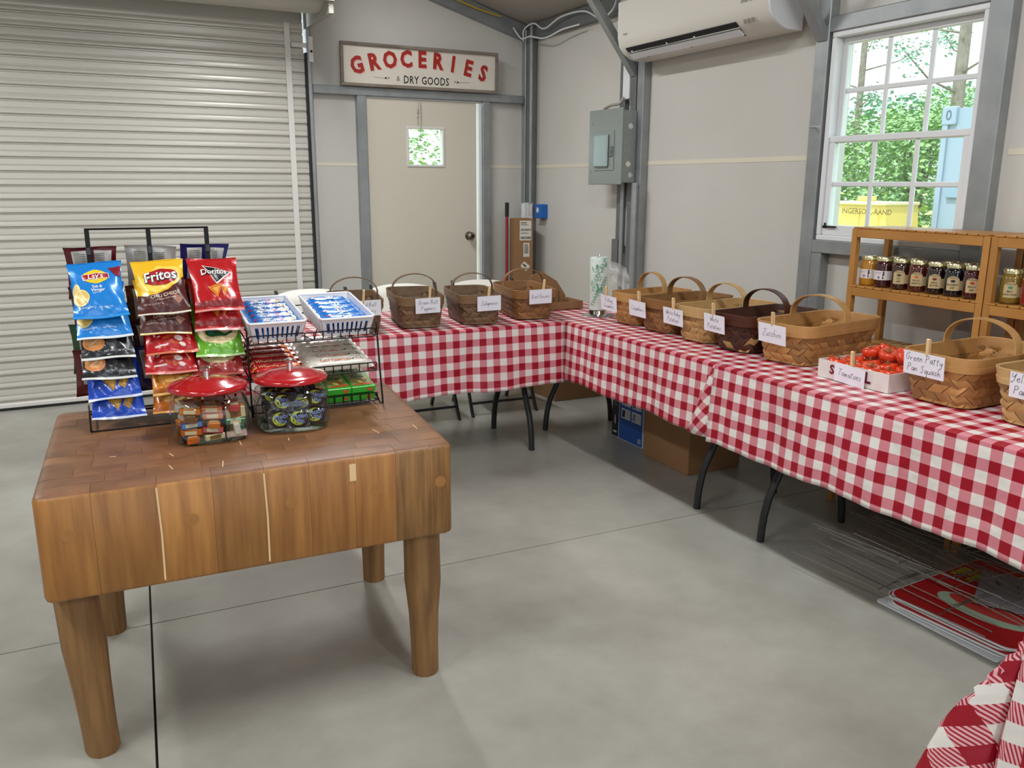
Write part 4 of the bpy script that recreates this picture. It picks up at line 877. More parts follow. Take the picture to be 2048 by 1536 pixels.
def d_red():
    return [('p', [(-3.4, 2.6), (5.2, 5.6), (.1, 9.6)], 2, 1), ('p', [(-2.9, 3.0), (4.6, 5.6), (.1, 9.0)], 0, 2), ('t', 'Doritos', 2.55, -.2, 5.5, 0, 3, dict(off=.06)), ('t', 'Doritos', 2.55, -.25, 5.45, 2, 4, dict(off=.012)), ('t', 'NACHO', .7, 3.9, 8.1, 2, 3, {}), ('t', 'CHEESE', .8, 3.9, 8.9, 2, 3, {}),
            ('p', [(-3.0, 10.3), (1.9, 9.4), (-.3, 14.2)], 3, 3), ('p', [(1.3, 10.6), (4.2, 10.4), (1.6, 14.2)], 3, 3), ('p', [(-1.6, 10.9), (.8, 10.5), (-.2, 13)], 4, 4), ('p', [(2.0, 11.2), (3.4, 11.1), (2, 13)], 4, 4), ('p', [(-7, 15.1), (7, 14.6), (7, 16.6), (-7, 16.6)], 1, 2), ('t', 'NET WT 1 OZ', .55, 5, 12.8, 5, 3, {})], ['120a0a', '7c0d14', 'efe9e4', 'c9701c', 'dd9a3a', 'd98a84']
def d_black():
    return [('t', 'KETTLE', 1.4, 1.5, 5.5, 2, 1, {}), ('e', -3.9, 13.2, 3.1, 2.4, .1, 0, 1), ('e', -3.9, 13.1, 2.3, 1.7, .1, 1, 2), ('p', [(-5, 13.7), (-3.2, 12.2), (-2.6, 12.4), (-4.6, 14.0)], 4, 3), ('e', 1.0, 13.2, 1.6, 1.4, 0, 3, 1), ('t', 'NET WT 1 3/8 OZ (38.9 g)', .75, 3.1, 15.8, 2, 1, {})], ['d98a4c', 'e5a468', 'cfcfcf', '3c3d40', 'f1d2b0']
def d_blue():
    return [('t', 'COOL', 1.2, 0, 6, 2, 1, {}), ('p', [(-3.9, 11.4), (1.9, 10.6), (-.2, 15.8)], 0, 1), ('p', [(2.2, 11.6), (5.2, 11.1), (3.0, 15.4), (1.2, 14.2)], 0, 1), ('p', [(-2.7, 11.9), (.9, 11.4), (-.3, 14.8)], 1, 2), ('p', [(2.6, 12.1), (4.3, 11.8), (2.9, 14.5)], 1, 2), ('t', 'NET WT 1 OZ', .6, 5.0, 15.8, 3, 1, {})], ['a87b26', 'cda047', 'dfe6ee', '6e8fd0']
def d_hot():
    return [('p', [(-2.6, 12.9), (3.8, 11.4), (4, 12.2), (-2.4, 13.8)], 0, 1), ('p', [(-.8, 14.1), (2.6, 14.8), (2.4, 15.5), (-1, 14.8)], 0, 1), ('e', 2.3, 13.5, 1.3, .8, .3, 1, 2), ('p', [(-4.9, 15.4), (-1.2, 15.0), (-1.1, 15.5), (-4.8, 15.9)], 1, 1), ('e', 3.2, 15.4, 1.0, .6, .5, 1, 2), ('p', [(4.4, 11.6), (4.8, 11.5), (6, 14.4), (5.6, 14.5)], 2, 1), ('p', [(-5.4, 11.2), (-4.8, 11.0), (-4.5, 12.6), (-5, 12.7)], 1, 1), ('p', [(0, 11.5), (2.2, 11.0), (2.3, 11.4), (.1, 11.9)], 2, 1), ('p', [(-4.2, 12.6), (-3.2, 12.2), (-3, 12.6), (-4, 13)], 1, 1)], ['c24a22', 'e2cfc6', 'd98a5c']
def d_orange():
    return [('t', 'HARVEST', 1.3, .4, 10.6, 1, 1, dict(off=.01)), ('t', 'CHEDDAR', 1.5, .4, 11.8, 1, 1, dict(off=.02)), ('e', -3.2, 13.2, 2.4, 1.5, .2, 0, 1), ('p', [(-1.2, 14.3), (3.4, 12.7), (3.9, 13.4), (-.6, 15.2)], 2, 2), ('p', [(1.6, 15.2), (5.0, 13.2), (5.4, 13.8), (2.2, 15.7)], 2, 2), ('p', [(-7, 16.2), (7, 15.7), (7, 17.2), (-7, 17.2)], 3, 1), ('t', '1 OZ', .7, 5.4, 15.2, 1, 2, {})], ['d99a3e', 'efdcc0', 'e3b66a', 'a85a18']
def d_green(pep='245a34', base='6fb02c'):
    g = [('e', 0, 9.6, 6.5, 4.7, 0, 0, 1), ('t', 'JALAPENO' if pep == '245a34' else 'BBQ', 1.2, .6, 6.2, 2, 2, {}), ('t', 'KETTLE COOKED POTATO CHIPS', .55, 0, 13.2, 3, 2, {}), ('t', 'NET WT 2 OZ', .6, .5, 15, 4, 1, {})]
    g += [('e', -2.0, 10.6, 2.0, 1.4, .1, 1, 2), ('p', [(-1, 9.6), (2, 10.9), (4.6, 10.0), (4.4, 10.8), (2, 11.9), (-1, 11.9)], 1, 2), ('e', -2.3, 10.4, 1.2, .8, .1, 5, 3)] if pep == '245a34' else [('e', -2.6+k*.85, 11.0, .75, 1.5, .2, 1+4*(k % 2), 2+k) for k in range(6)]
    return g, ['e0d09a', pep, '3c3a22', '9c7a52', 'd8e6b0', '2f7a62' if pep == '245a34' else 'b48c5a']
TILT = rad(34)
Z0 = 1.242; DZ_ = .0605
FRONT = [('blue salt and vinegar chip bag, topmost of the left strip', '1a7fd0', d_salt, '2f93dd', 0), ('blue salt and vinegar chip bag, second from the top of the left strip', '1a7fd0', d_salt, 'dfe8ee', 0),
         ('black kettle chip bag just under the blue salt and vinegar bags', '202124', d_black, 'dcdcd8', 0), ('black kettle chip bag just above the dark blue tortilla chip bags', '202124', d_black, 'dcdcd8', 0),
         ('dark blue tortilla chip bag, upper of the two on the left strip', '1645b0', d_blue, 'ccd4e4', 0), ('dark blue tortilla chip bag at the bottom of the left strip', '1645b0', d_blue, 'ccd4e4', 0),
         ('yellow and brown corn chip bag, topmost of the middle strip', 'eebb2a', d_corn, 'e6dcc8', 1), ('yellow and brown corn chip bag, second on the middle strip, mostly covered', 'eebb2a', d_corn, 'e9d79a', 1),
         ('red hot snack bag directly under the brown corn chip bags', 'b3121a', d_hot, 'cf7a5c', 1), ('red hot snack bag directly above the orange bags', 'b3121a', d_hot, 'd98a80', 1),
         ('orange cheddar snack bag, upper of the two on the middle strip', 'cb7a1c', d_orange, 'd9a860', 1), ('orange brown snack bag at the bottom of the middle strip', 'b9651a', d_orange, 'd99a52', 1),
         ('bright red tortilla chip bag, topmost of the right strip', 'b3161c', d_red, 'd98f88', 2), ('bright red tortilla chip bag, second on the right strip', 'b3161c', d_red, 'dfb4ae', 2),
         ('bright green jalapeno chip bag on the right strip', '66a82a', d_green, 'bfe0a0', 2), ('dark red kettle chip bag under the green bag', '9c2a28', lambda: d_green('5a3b22'), 'b8605a', 2),
         ('dark red kettle chip bag low on the right strip behind the glass jar', '9c2a28', lambda: d_green('5a3b22'), 'b8605a', 2)]
cnt = [0, 0, 0]; rg = random.Random(4)
for i, (lab, base, dsg, edge, c_) in enumerate(FRONT):
    k = cnt[c_]; cnt[c_] += 1
    if c_ == 2 and k >= 2: z = Z0-DZ_*k-.02
    else: z = Z0-DZ_*k-(.0 if k else -.0)
    g_, cl_ = dsg()
    bag(lab, base, g_, cl_, (RXS[c_]+.012+rg.uniform(-.004, .004)+(.004*k if c_ < 2 else -.010), RY_-.016-(.005 if k == 0 else 0), z), (-TILT, rg.uniform(-.05, .05), rg.uniform(-.05, .05)), i+1, edge, 'chip bags hanging on the front of the rack')
BACK = [('maroon chip bag hanging on the back of the left strip, topmost', '5e1420', 0), ('brown chip bag hanging on the back of the left strip, second', '4a2016', 0), ('dark green chip bag hanging on the back of the left strip', '1d4a2c', 0), ('dark maroon chip bag low on the back of the left strip', '5e1420', 0),
        ('silver backed bag hanging on the back of the middle strip, topmost', 'b8b8b6', 1), ('brown chip bag on the back of the middle strip, second', '6a3a16', 1), ('dark brown chip bag on the back of the middle strip, third', '4a2016', 1), ('dark blue chip bag low on the back of the middle strip', '1c2a6a', 1),
        ('navy backed bag hanging on the back of the right strip, topmost', '1f2266', 2), ('dark red chip bag on the back of the right strip, second', '6e1218', 2), ('green chip bag on the back of the right strip, third', '3f8a34', 2), ('dark teal chip bag low on the back of the right strip', '123a44', 2)]
cb = [0, 0, 0]
for i, (lab, base, c_) in enumerate(BACK):
    k = cb[c_]; cb[c_] += 1
    pan = [('p', [(-5.4, 1.2), (-.9, 1.0), (-.9, 12), (-5.2, 12)], 0, 1), ('p', [(1.0, 1.0), (6.0, 1.2), (5.6, 12), (1.0, 12)], 0, 1)]+[('p', [(-4.9+5.6*(q % 2), 1.8+.55*(q//2)), (-1.6+5.6*(q % 2), 1.8+.55*(q//2)), (-1.6+5.6*(q % 2), 2.0+.55*(q//2)), (-4.9+5.6*(q % 2), 2.0+.55*(q//2))], 1, 2) for q in range(12)]
    bag(lab, base, pan, ['c4c2bc', '77736c'], (RXS[c_]+(.0, .0, -.010)[c_]+(.004 if k == 0 else -.006 if (k == 2 and c_ == 1) else 0)+rg.uniform(-.006, .006), RY_+.024, Z0+.042-DZ_*1.9*k+(.035 if k == 3 else 0)), (TILT*.8, rg.uniform(-.06, .06), rg.uniform(-.12, .12)), 40+i, None, 'chip bags hanging on the back of the rack')
# ------------------------------------------------------------------ three-tier candy rack
sl = math.tan(rad(9)); FY, BYK = 2.633, 2.925; CX0, CX1 = .442, .842
t = thing('candy_rack', 'black three-tier wire candy rack on the butcher block beside the jars', 'rack', (.64, 2.78, BT))
TZ = [.988, .874, .772]
for lv, z in enumerate(TZ):
    x0, x1 = (CX0, CX1)
    P_ = lambda x, d, h=0: (x, FY+d, z+d*sl+h)
    tr = tb(t, 'shelf_frame', [P_(x0, 0), P_(x1, 0), P_(x1, .29), P_(x0, .29), P_(x0, 0)], .0026)
    def sub(name, pts, r=.0018): b = MB(); b.tube([Vector(p)-t.location for p in pts], r, 5); return b.build(name, M_BLACK, tr)
    sub('front_rail', [P_(x0, .001), P_(x0, -.002, .027), P_(x1, -.002, .027), P_(x1, .001)], .0022); sub('back_rail', [P_(x0, .29), P_(x0, .29, .028), P_(x1, .29, .028), P_(x1, .29)], .0022)
    for k in range(15): x = x0+(x1-x0)*k/14; sub('upright', [P_(x, .0), P_(x, -.002, .027)])
    for k in range(4): x = x0+(x1-x0)*(k+.5)/4; sub('cross_wire', [P_(x-.05, 0), P_(x+.05, .29)])
    for k in range(4): x = x0+(x1-x0)*(k+.5)/4; sub('cross_wire', [P_(x+.05, 0), P_(x-.05, .29)])
for x in (CX0-.004, CX1+.006):
    tb(t, 'side_frame', [(x+(.012 if x > .6 else 0), FY-.004, BT+.003), (x+(.006 if x > .6 else 0), FY+.0, .88), (x, FY+.004, 1.03), (x, FY+.03, 1.035)], .003); tb(t, 'side_frame', [(x, BYK+.02, BT+.003), (x, BYK, .9), (x, BYK-.005, 1.06)], .003)
    tb(t, 'foot_loop', [(x, FY+.03, .79), (x+.006, FY+.012, BT+.004), (x+.011, FY-.002, BT+.003), (x+.011, FY-.002, .79)], .0026); tb(t, 'side_wire', [(x, FY+.002, .776), (x, BYK+.01, .82)], .0026)
tilt9 = rad(9)
def wbasket(x, label):
    t = thing('storage_tray', label, 'tray', (x, FY+.004, TZ[0]+.004), 0, 'white trays on the top tier'); t.rotation_euler = (tilt9, 0, 0)
    w0, w1, d0, d1, h = .150, .176, .262, .288, .062; b = MB()
    def pt(u, v, k): s = k/h; W_ = w0+(w1-w0)*s; L_ = d0+(d1-d0)*s; return Vector((u*W_/2, .144+v*L_/2, k))
    b.prism([(-w0/2, .013), (w0/2, .013), (w0/2, .275), (-w0/2, .275)], 0, .003)
    def wall(A, B, nn, slots):
        # A,B -> (u,v) corners; bars between slots
        n = slots; tk = Vector(nn)*.003
        def q(s, k): u = A[0]+(B[0]-A[0])*s; v = A[1]+(B[1]-A[1])*s; return pt(u, v, k)
        def slab(s0, s1, k0, k1):
            a = [q(s0, k0), q(s1, k0), q(s1, k1), q(s0, k1)]; c = [p+tk for p in a]; b.add(a+c, [(0, 1, 2, 3), (7, 6, 5, 4), (0, 4, 5, 1), (1, 5, 6, 2), (2, 6, 7, 3), (3, 7, 4, 0)])
        slab(0, 1, 0, .010); slab(0, 1, .048, .062); e0 = .09
        slab(0, e0, .010, .048); slab(1-e0, 1, .010, .048); p_ = (1-2*e0)/n
        for i in range(n-1): slab(e0+p_*(i+.66), e0+p_*(i+1.34), .010, .048) if False else slab(e0+p_*(i+.72), e0+p_*(i+1.28), .010, .048)
    wall((-1, -1), (1, -1), (0, 1, 0), 9); wall((1, 1), (-1, 1), (0, -1, 0), 9); wall((-1, 1), (-1, -1), (1, 0, 0), 12); wall((1, -1), (1, 1), (-1, 0, 0), 12)
    b.build('body', M_PLAS, t, 0)
    b = MB(); R_ = [pt(u, v, h) for u, v in [(-1, -.93), (-.93, -1), (.93, -1), (1, -.93), (1, .93), (.93, 1), (-.93, 1), (-1, .93), (-1, -.93), (-.93, -1)]]; b.tube(R_, .0042, 8); b.build('rim', M_PLAS, t)
    return t
ta = wbasket(.532, 'white slotted plastic tray of chocolate chip cookie packs'); tb_ = wbasket(.752, 'white slotted plastic tray of marshmallow treat packs')
def pack(name, label, cat, par_loc, size, base, design, cols, rot, group, seed=1, fin=.012, rgh=None):
    """flow-wrapped bar: pillow with crimped ends; long axis x"""
    L, W_, H = size; t = thing(name, label, cat, par_loc, 0, group); t.rotation_euler = rot; r = random.Random(seed); ph = [r.uniform(0, 6) for _ in range(3)]
    def top(x, y, Ly=1):
        u, v = abs(x)/(L/2), abs(y)/(W_/2)
        d = H*(max(0, 1-max(0, (u-.7)/.3)**2.2))**.6*max(0, 1-v**6)**.5
        return Vector((x, y*(1-.0*u), d+.0012*sin(x*180+ph[0])*sin(y*140+ph[1])*(d > .003)+.0004*Ly))
    us = [-L/2+L*k/12 for k in range(13)]; vs = [-W_/2+W_*q for q in (0, .03, .1, .25, .5, .75, .9, .97, 1)]
    b = MB(); b.grid(lambda x, y: top(x, y, 0), us, vs); b.grid(lambda x, y: Vector((x, y, 0)), [us[0], us[-1]], [vs[-1], vs[0]]); b.build('wrapper', foil(base), t, 70)
    for s in (-1, 1):
        b = MB(); b.grid(lambda x, y: Vector((s*(L/2+x*fin), y*1.02, .0015+.0012*sin(y*260))), [-.15, .5, 1], [-W_/2+W_*k/10 for k in range(11)]); b.build('crimped_end', foil(base), t, 70)
    if design:
        b = MB()
        for op in design:
            if op[0] == 'p': ppoly(b, top, op[1], op[2], op[3], .012)
            elif op[0] == 'e': ppoly(b, top, ell(op[1], op[2], op[3], op[4], op[5]), op[6], op[7], .012)
            else: _, body, sz, cx_, cy_, m_, Ly, kw = op; ptext(b, top, body, sz, cx_, cy_, m_, kw.get('rot', 0), Ly, **{k: v for k, v in kw.items() if k != 'rot'})
        b.build('print', [col(c_, .3) for c_ in cols], t, 50)
    return t
for row in range(5):
    for lay in ((0,) if row < 5 else ()):
        d = [('t', 'Chips', .019, -.022, .010, 1, 1, dict(off=.05, shear=.15)), ('t', 'Ahoy!', .019, -.016, -.009, 1, 1, dict(off=.05, shear=.15)), ('t', 'Chips', .019, -.022, .010, 0, 2, dict(shear=.15)), ('t', 'Ahoy!', .019, -.016, -.009, 0, 2, dict(shear=.15)), ('p', [(.012, -.018), (.020, -.018), (.026, .018), (.016, .018)], 2, 1), ('e', .043, 0, .016, .015, 0, 3, 1), ('e', .046, .004, .003, .003, 0, 4, 2), ('e', .038, -.004, .003, .003, 0, 4, 2), ('e', .044, -.008, .003, .003, 0, 4, 2), ('p', [(-.064, .006), (-.05, .004), (-.058, .018)], 2, 1)]
        y = .039+.0505*row
        pack('cookie_pack', 'blue chocolate chip cookie pack in the left white tray, %s' % ['nearest the front', 'second from the front', 'third from the front', 'fourth from the front', 'at the back'][row], 'cookie pack', Vector((.532, FY+.004, TZ[0]+.004))+Matrix.Rotation(tilt9, 3, 'X') @ Vector((0, y, .044)), (.136, .050, .017), '1668b8', d, ['eef0f2', '14151c', 'b3262c', 'c79a5c', '4a2a18'], (tilt9+.1, 0, random.uniform(-.04, .04)), 'cookie packs in the left tray', row)
        pack('cookie_pack', 'blue cookie pack lying under the top layer of the left white tray, %s' % ['front', 'second', 'third', 'fourth', 'rear'][row], 'cookie pack', Vector((.532, FY+.004, TZ[0]+.004))+Matrix.Rotation(tilt9, 3, 'X') @ Vector((0, y+.004, .006)), (.126, .048, .030), '1a62b0', None, [], (tilt9, 0, 0), 'cookie packs in the left tray', row+9, .006)
for row in range(5):
    y = .038+.0505*row
    d = [('t', ['TS', 'EA', 'TR', 'CE', 'RI'][row], .036, .004, 0, 0, 1, dict(rot=-pi/2, off=.045)), ('t', ['TS', 'EA', 'TR', 'CE', 'RI'][row], .036, .004, 0, 1, 2, dict(rot=-pi/2, off=.01)), ('t', 'the Original', .010, .046, .006, 1, 1, dict(shear=.2)), ('e', -.048, .004, .009, .006, .3, 2, 1)]
    pack('treat_pack', 'bright blue marshmallow treat pack in the right white tray, %s' % ['nearest the front', 'second from the front', 'third from the front', 'fourth from the front', 'at the back'][row], 'snack pack', Vector((.752, FY+.004, TZ[0]+.004))+Matrix.Rotation(tilt9, 3, 'X') @ Vector((0, y, .044)), (.136, .050, .017), '1470c4', d, ['101430', 'e8ecf0', 'c0405a'], (tilt9+.08, 0, random.uniform(-.03, .03)), 'treat packs in the right tray', row+30)
    pack('treat_pack', 'blue treat pack lying under the top layer of the right white tray, %s' % ['front', 'second', 'third', 'fourth', 'rear'][row], 'snack pack', Vector((.752, FY+.004, TZ[0]+.004))+Matrix.Rotation(tilt9, 3, 'X') @ Vector((0, y+.003, .006)), (.126, .048, .030), '1a3f96', None, [], (tilt9, 0, 0), 'treat packs in the right tray', row+40, .006)
ORD = ['nearest the front', 'second row', 'third row', 'fourth row', 'fifth row', 'sixth row at the back']
for row in range(6):
    y = .024+.045*row
    d = [('t', 'Whatchamacallit', .017, -.002, .0, 0, 1, dict(shear=.15, off=.01)), ('p', [(.05, -.008), (.075, -.004), (.07, .009), (.052, .006)], 1, 1), ('p', [(-.078, -.006), (-.062, -.006), (-.062, .006), (-.078, .006)], 1, 1)]
    pack('candy_bar', 'red wrapped candy bar on the middle tier, %s' % ORD[row], 'candy bar', (.528, FY+y+.006, TZ[1]+.0145+y*sl), (.155, .040, .024), 'b8161c' if row == 0 else '98141c', d, ['d6b48a', 'd98b4a'], (tilt9+.25, 0, random.uniform(-.03, .03)), 'red candy bars on the middle tier', row+50)
    d = [('e', -.052, .003, .009, .006, 0, 1, 1), ('e', -.052, .003, .007, .0045, 0, 3, 2), ('t', 'HOT TAMALES', .015, -.012, -.002, 0, 1, dict(off=.012, shear=.1)), ('p', [(.034, -.003), (.05, .003), (.05, -.003)], 1, 1), ('e', .066, .004, .009, .006, 0, 1, 1), ('e', .066, .004, .007, .0045, 0, 3, 2), ('t', 'NET WT', .009, .088, -.004, 2, 1, {})]
    pack('candy_box', 'long white candy pack with orange lettering on the middle tier, %s' % ORD[row], 'candy pack', (.724, FY+y+.006, TZ[1]+.0145+y*sl), (.218, .042, .026), 'd8d2c4', d, ['d0562a', '26221f', '6e6a64', 'd8d2c4'], (tilt9+.25, 0, random.uniform(-.02, .02)), 'white candy packs on the middle tier', row+60, .006)
def cbox(x, y, z, rz, lab, tilt=tilt9):
    t = thing('candy_carton', lab, 'candy box', (x, y, z), 0, 'green candy boxes on the bottom tier'); t.rotation_euler = (tilt, 0, rz)
    b = MB(); b.box((-.040, 0, 0), (.040, .165, .022), bev=.002); b.build('carton', col('2f9e2a', .3), t)
    P = plane((0, 0, .0222), (1, 0, 0), (0, 1, 0)); b = MB(); ppoly(b, P, [(-.034, .012), (.034, .012), (.034, .158), (-.034, .158)], 0, 1, .5); ppoly(b, P, [(-.034, .012), (.034, .012), (.034, .03), (-.034, .018)], 1, 2, .5)
    ptext(b, P, 'Mike', .032, 0, .13, 2, 0, 2, off=.03); ptext(b, P, 'and', .014, .0, .108, 2, 0, 2); ptext(b, P, 'Ike', .034, .0, .085, 2, 0, 2, off=.03)
    for q, (ex_, ey_, c_) in enumerate([(-.016, .05, 3), (.01, .044, 1), (.02, .06, 4), (-.004, .035, 4)]): ppoly(b, P, ell(ex_, ey_, .014, .008, .6*q), c_, 3+q, .5)
    b.build('print', [col('8c9c58'), col('c0502c'), col('3a4238'), col('c99a5a'), col('d9cf5a')], t, 0)
    P2 = plane((0, -.0003, .011), (1, 0, 0), (0, 0, 1)); b = MB(); ppoly(b, P2, ell(.02, 0, .010, .006, 0), 0, 1, .5); b.build('end_print', col('b0542c'), t, 0)
cn = ['at the right end of the bottom tier', 'second from the right on the bottom tier', 'third from the right, behind the jar', 'fourth from the right, behind the jar', 'at the left end, behind the jars']
for k in range(4): cbox(.798-.0815*k, FY+.004-.002*k, TZ[2]+.030, .0, 'green fruit candy box, upper layer, '+cn[k], tilt9+.02)
for k in range(4): cbox(.796-.0815*k, FY+.006, TZ[2]+.004, .0, 'green fruit candy box, lower layer, '+cn[k])
# ------------------------------------------------------------------ glass candy jars
def sq(a): return (abs(cos(a))**3.4+abs(sin(a))**3.4)**(-1/3.4)
def jar(x, y, label, tint):
    t = thing('candy_jar', label, 'jar', (x, y, BT+.001), rad(-6))
    pr = [(.0, .004), (.092, .003), (.1, .010), (.106, .022), (.108, .05), (.108, .09), (.104, .112), (.094, .126), (.084, .134), (.082, .142)]
    b = MB(); n = 40; bl = [min(1, max(0, (.142-z)/.03)) for _, z in pr]
    vs = []; 
    for (r, z), k in zip(pr, bl):
        for i in range(n): a = 2*pi*i/n; s = (1-k)+k*sq(a); vs.append((r*s*cos(a), r*s*sin(a), z))
    b.add(vs, [(i*n+k, i*n+(k+1) % n, (i+1)*n+(k+1) % n, (i+1)*n+k) for i in range(len(pr)-1) for k in range(n)]); o = b.build('glass', M_JAR, t, 60)
    b = MB(); b.lathe([(.09, .002), (.1, .006), (.1, .010), (.09, .008), (.09, .002)], 40, shape=sq); b.build('base_ring', M_JAR, t, 60)
    b = MB(); b.lathe([(.0, .139), (.100, .139), (.108, .143), (.109, .150), (.104, .156), (.088, .158), (.080, .161), (.06, .170), (.03, .174), (0, .175)], 40); ld = b.build('lid', M_RED, t, 50)
    b = MB(); b.lathe([(.0, .174), (.009, .174), (.008, .192), (.016, .196), (.017, .201), (.012, .204), (0, .205)], 18); b.build('knob', M_CHROME, ld, 40)
    return t
JL, JR = (.298, 2.50), (.535, 2.510)
jar(*JL, 'square glass jar with red lid full of orange wrapped candies', 0); jar(*JR, 'square glass jar with red lid full of dark wrapped marshmallow pies', 0)
rg = random.Random(8); CC = ['c8641c', 'cf7420', 'd8c8a0', 'c8641c', 'c9a0a0', 'b82a24', '2b5ca8', 'd9d2c4', 'cf7420', '7a4a2a', '3f7a5a']
CN = {'c8641c': 'orange', 'cf7420': 'bright orange', 'd8c8a0': 'cream', 'c9a0a0': 'pale pink', 'b82a24': 'red', '2b5ca8': 'blue', 'd9d2c4': 'white', '7a4a2a': 'brown', '3f7a5a': 'green'}
PL = ['in the front middle', 'at the front left', 'at the front right', 'in the middle', 'at the back left', 'at the back right', 'against the left glass', 'against the right glass']
spots = []
for lay in range(5):
    for k, (dx, dy) in enumerate([(-.055, -.068), (.0, -.070), (.055, -.066), (-.06, -.018), (.0, -.02), (.058, -.016), (-.05, .04), (.02, .045)]):
        h = CC[(lay*3+k*2) % len(CC)]; ang = rg.uniform(-.25, .25)+(pi/2 if (k+lay) % 3 == 0 else 0)
        L_ = .056
        t = thing('wrapped_candy', '%s wrapped candy in the left jar, %s layer, %s' % (CN[h], ['bottom', 'second', 'third', 'fourth', 'top'][lay], PL[k]), 'candy', (JL[0]+dx*1.08+rg.uniform(-.003, .003), JL[1]+dy*.90+rg.uniform(-.003, .003), BT+.016+.0195*lay+rg.uniform(0, .002)), ang, 'wrapped candies in the left jar')
        t.rotation_euler = (rg.uniform(-.12, .12)+(pi/2 if k in (2, 5) and lay % 2 else 0), rg.uniform(-.1, .1), ang)
        b = MB(); b.box((-L_/2, -.016, -.0085), (L_/2, .016, .0085), bev=.002); b.build('wrapper', foil(h), t)
        b = MB(); b.box((-L_*.3, -.0166, -.005), (L_*.25, .0166, .005)); b.box((-L_*.3, -.012, -.0089), (L_*.25, .012, .0089)); b.build('print_band', col('d9c9a4' if h != 'd8c8a0' else '8a5a2a'), t, 0)
M_WRAP = mat('dark_wrapper', '2a2224', .15, .1, coat=.6, bump=(60, .5))
MP = [(-.058, -.075, .028, 0, 'low at the front left'), (.002, -.082, .026, .1, 'low in the front middle'), (.062, -.074, .030, -.2, 'low at the front right, moon crescent showing'), (-.046, -.070, .078, .3, 'upper front left, blue lettering showing'), (.012, -.078, .074, pi, 'upside down in the front middle'), (.066, -.066, .082, .4, 'upper front right'), (-.06, -.01, .03, .2, 'low at the left side'), (.06, -.012, .03, 0, 'low at the right side'), (0, -.02, .03, 0, 'low in the middle'), (-.02, -.02, .085, .2, 'on top in the middle'), (.05, .02, .085, .1, 'on top at the right back'), (-.06, .03, .08, .1, 'on top at the left back'), (-.04, .05, .03, 0, 'low at the back left'), (.04, .055, .03, 0, 'low at the back right')]
for i, (dx, dy, dz, rl, pl) in enumerate(MP):
    t = thing('marshmallow_pie', 'dark wrapped marshmallow pie in the right jar, '+pl, 'snack cake', (JR[0]+dx*.86, JR[1]+dy*.84, BT+.012+dz), 0, 'marshmallow pies in the right jar'); t.scale = (1.06, 1.06, 1.06)
    t.rotation_euler = (rad(-18)+rg.uniform(-.1, .1), rl*.6 if rl < 3 else pi, rg.uniform(-.15, .15)-.06)
    b = MB(); ph = rg.uniform(0, 6)
    def pf(x, y, L=1):
        r = sqrt((x/.030)**2+(y/.024)**2); return Vector((x, -(.0075*max(0, 1-r**4)+.0006*sin(x*300+ph)*sin(y*280))-.0004*L, y))
    us = [-.032+.064*k/10 for k in range(11)]; vv = [-.026+.052*k/8 for k in range(9)]
    b.grid(lambda x, y: pf(x, y, 0), us, vv); b.grid(lambda x, y: pf(x, y, 0)*1-Vector((0, 2*pf(x, y, 0).y, 0)), us[::-1], vv); b.build('wrapper', M_WRAP, t, 60)
    b = MB(); cr = [(.022*cos(a), .019*sin(a)) for a in [rad(60+240*k/14) for k in range(15)]]+[(.006+.017*cos(a), .002+.0145*sin(a)) for a in [rad(290-220*k/14) for k in range(15)]]
    for k in range(14): ppoly(b, pf, [cr[k], cr[k+1], cr[28-k], cr[29-k]], 0, 1, 1)
    ptext(b, pf, 'Moon', .018, .004, .006, 1, .1, 2, off=.03); ptext(b, pf, 'Pie', .018, .006, -.009, 1, .1, 2, off=.03); ptext(b, pf, 'Moon', .018, .004, .006, 2, .1, 3); ptext(b, pf, 'Pie', .018, .006, -.009, 2, .1, 3)
    b.build('print', [col('b9c02a'), col('1a2a5a'), col('8aa0d8')], t, 50)
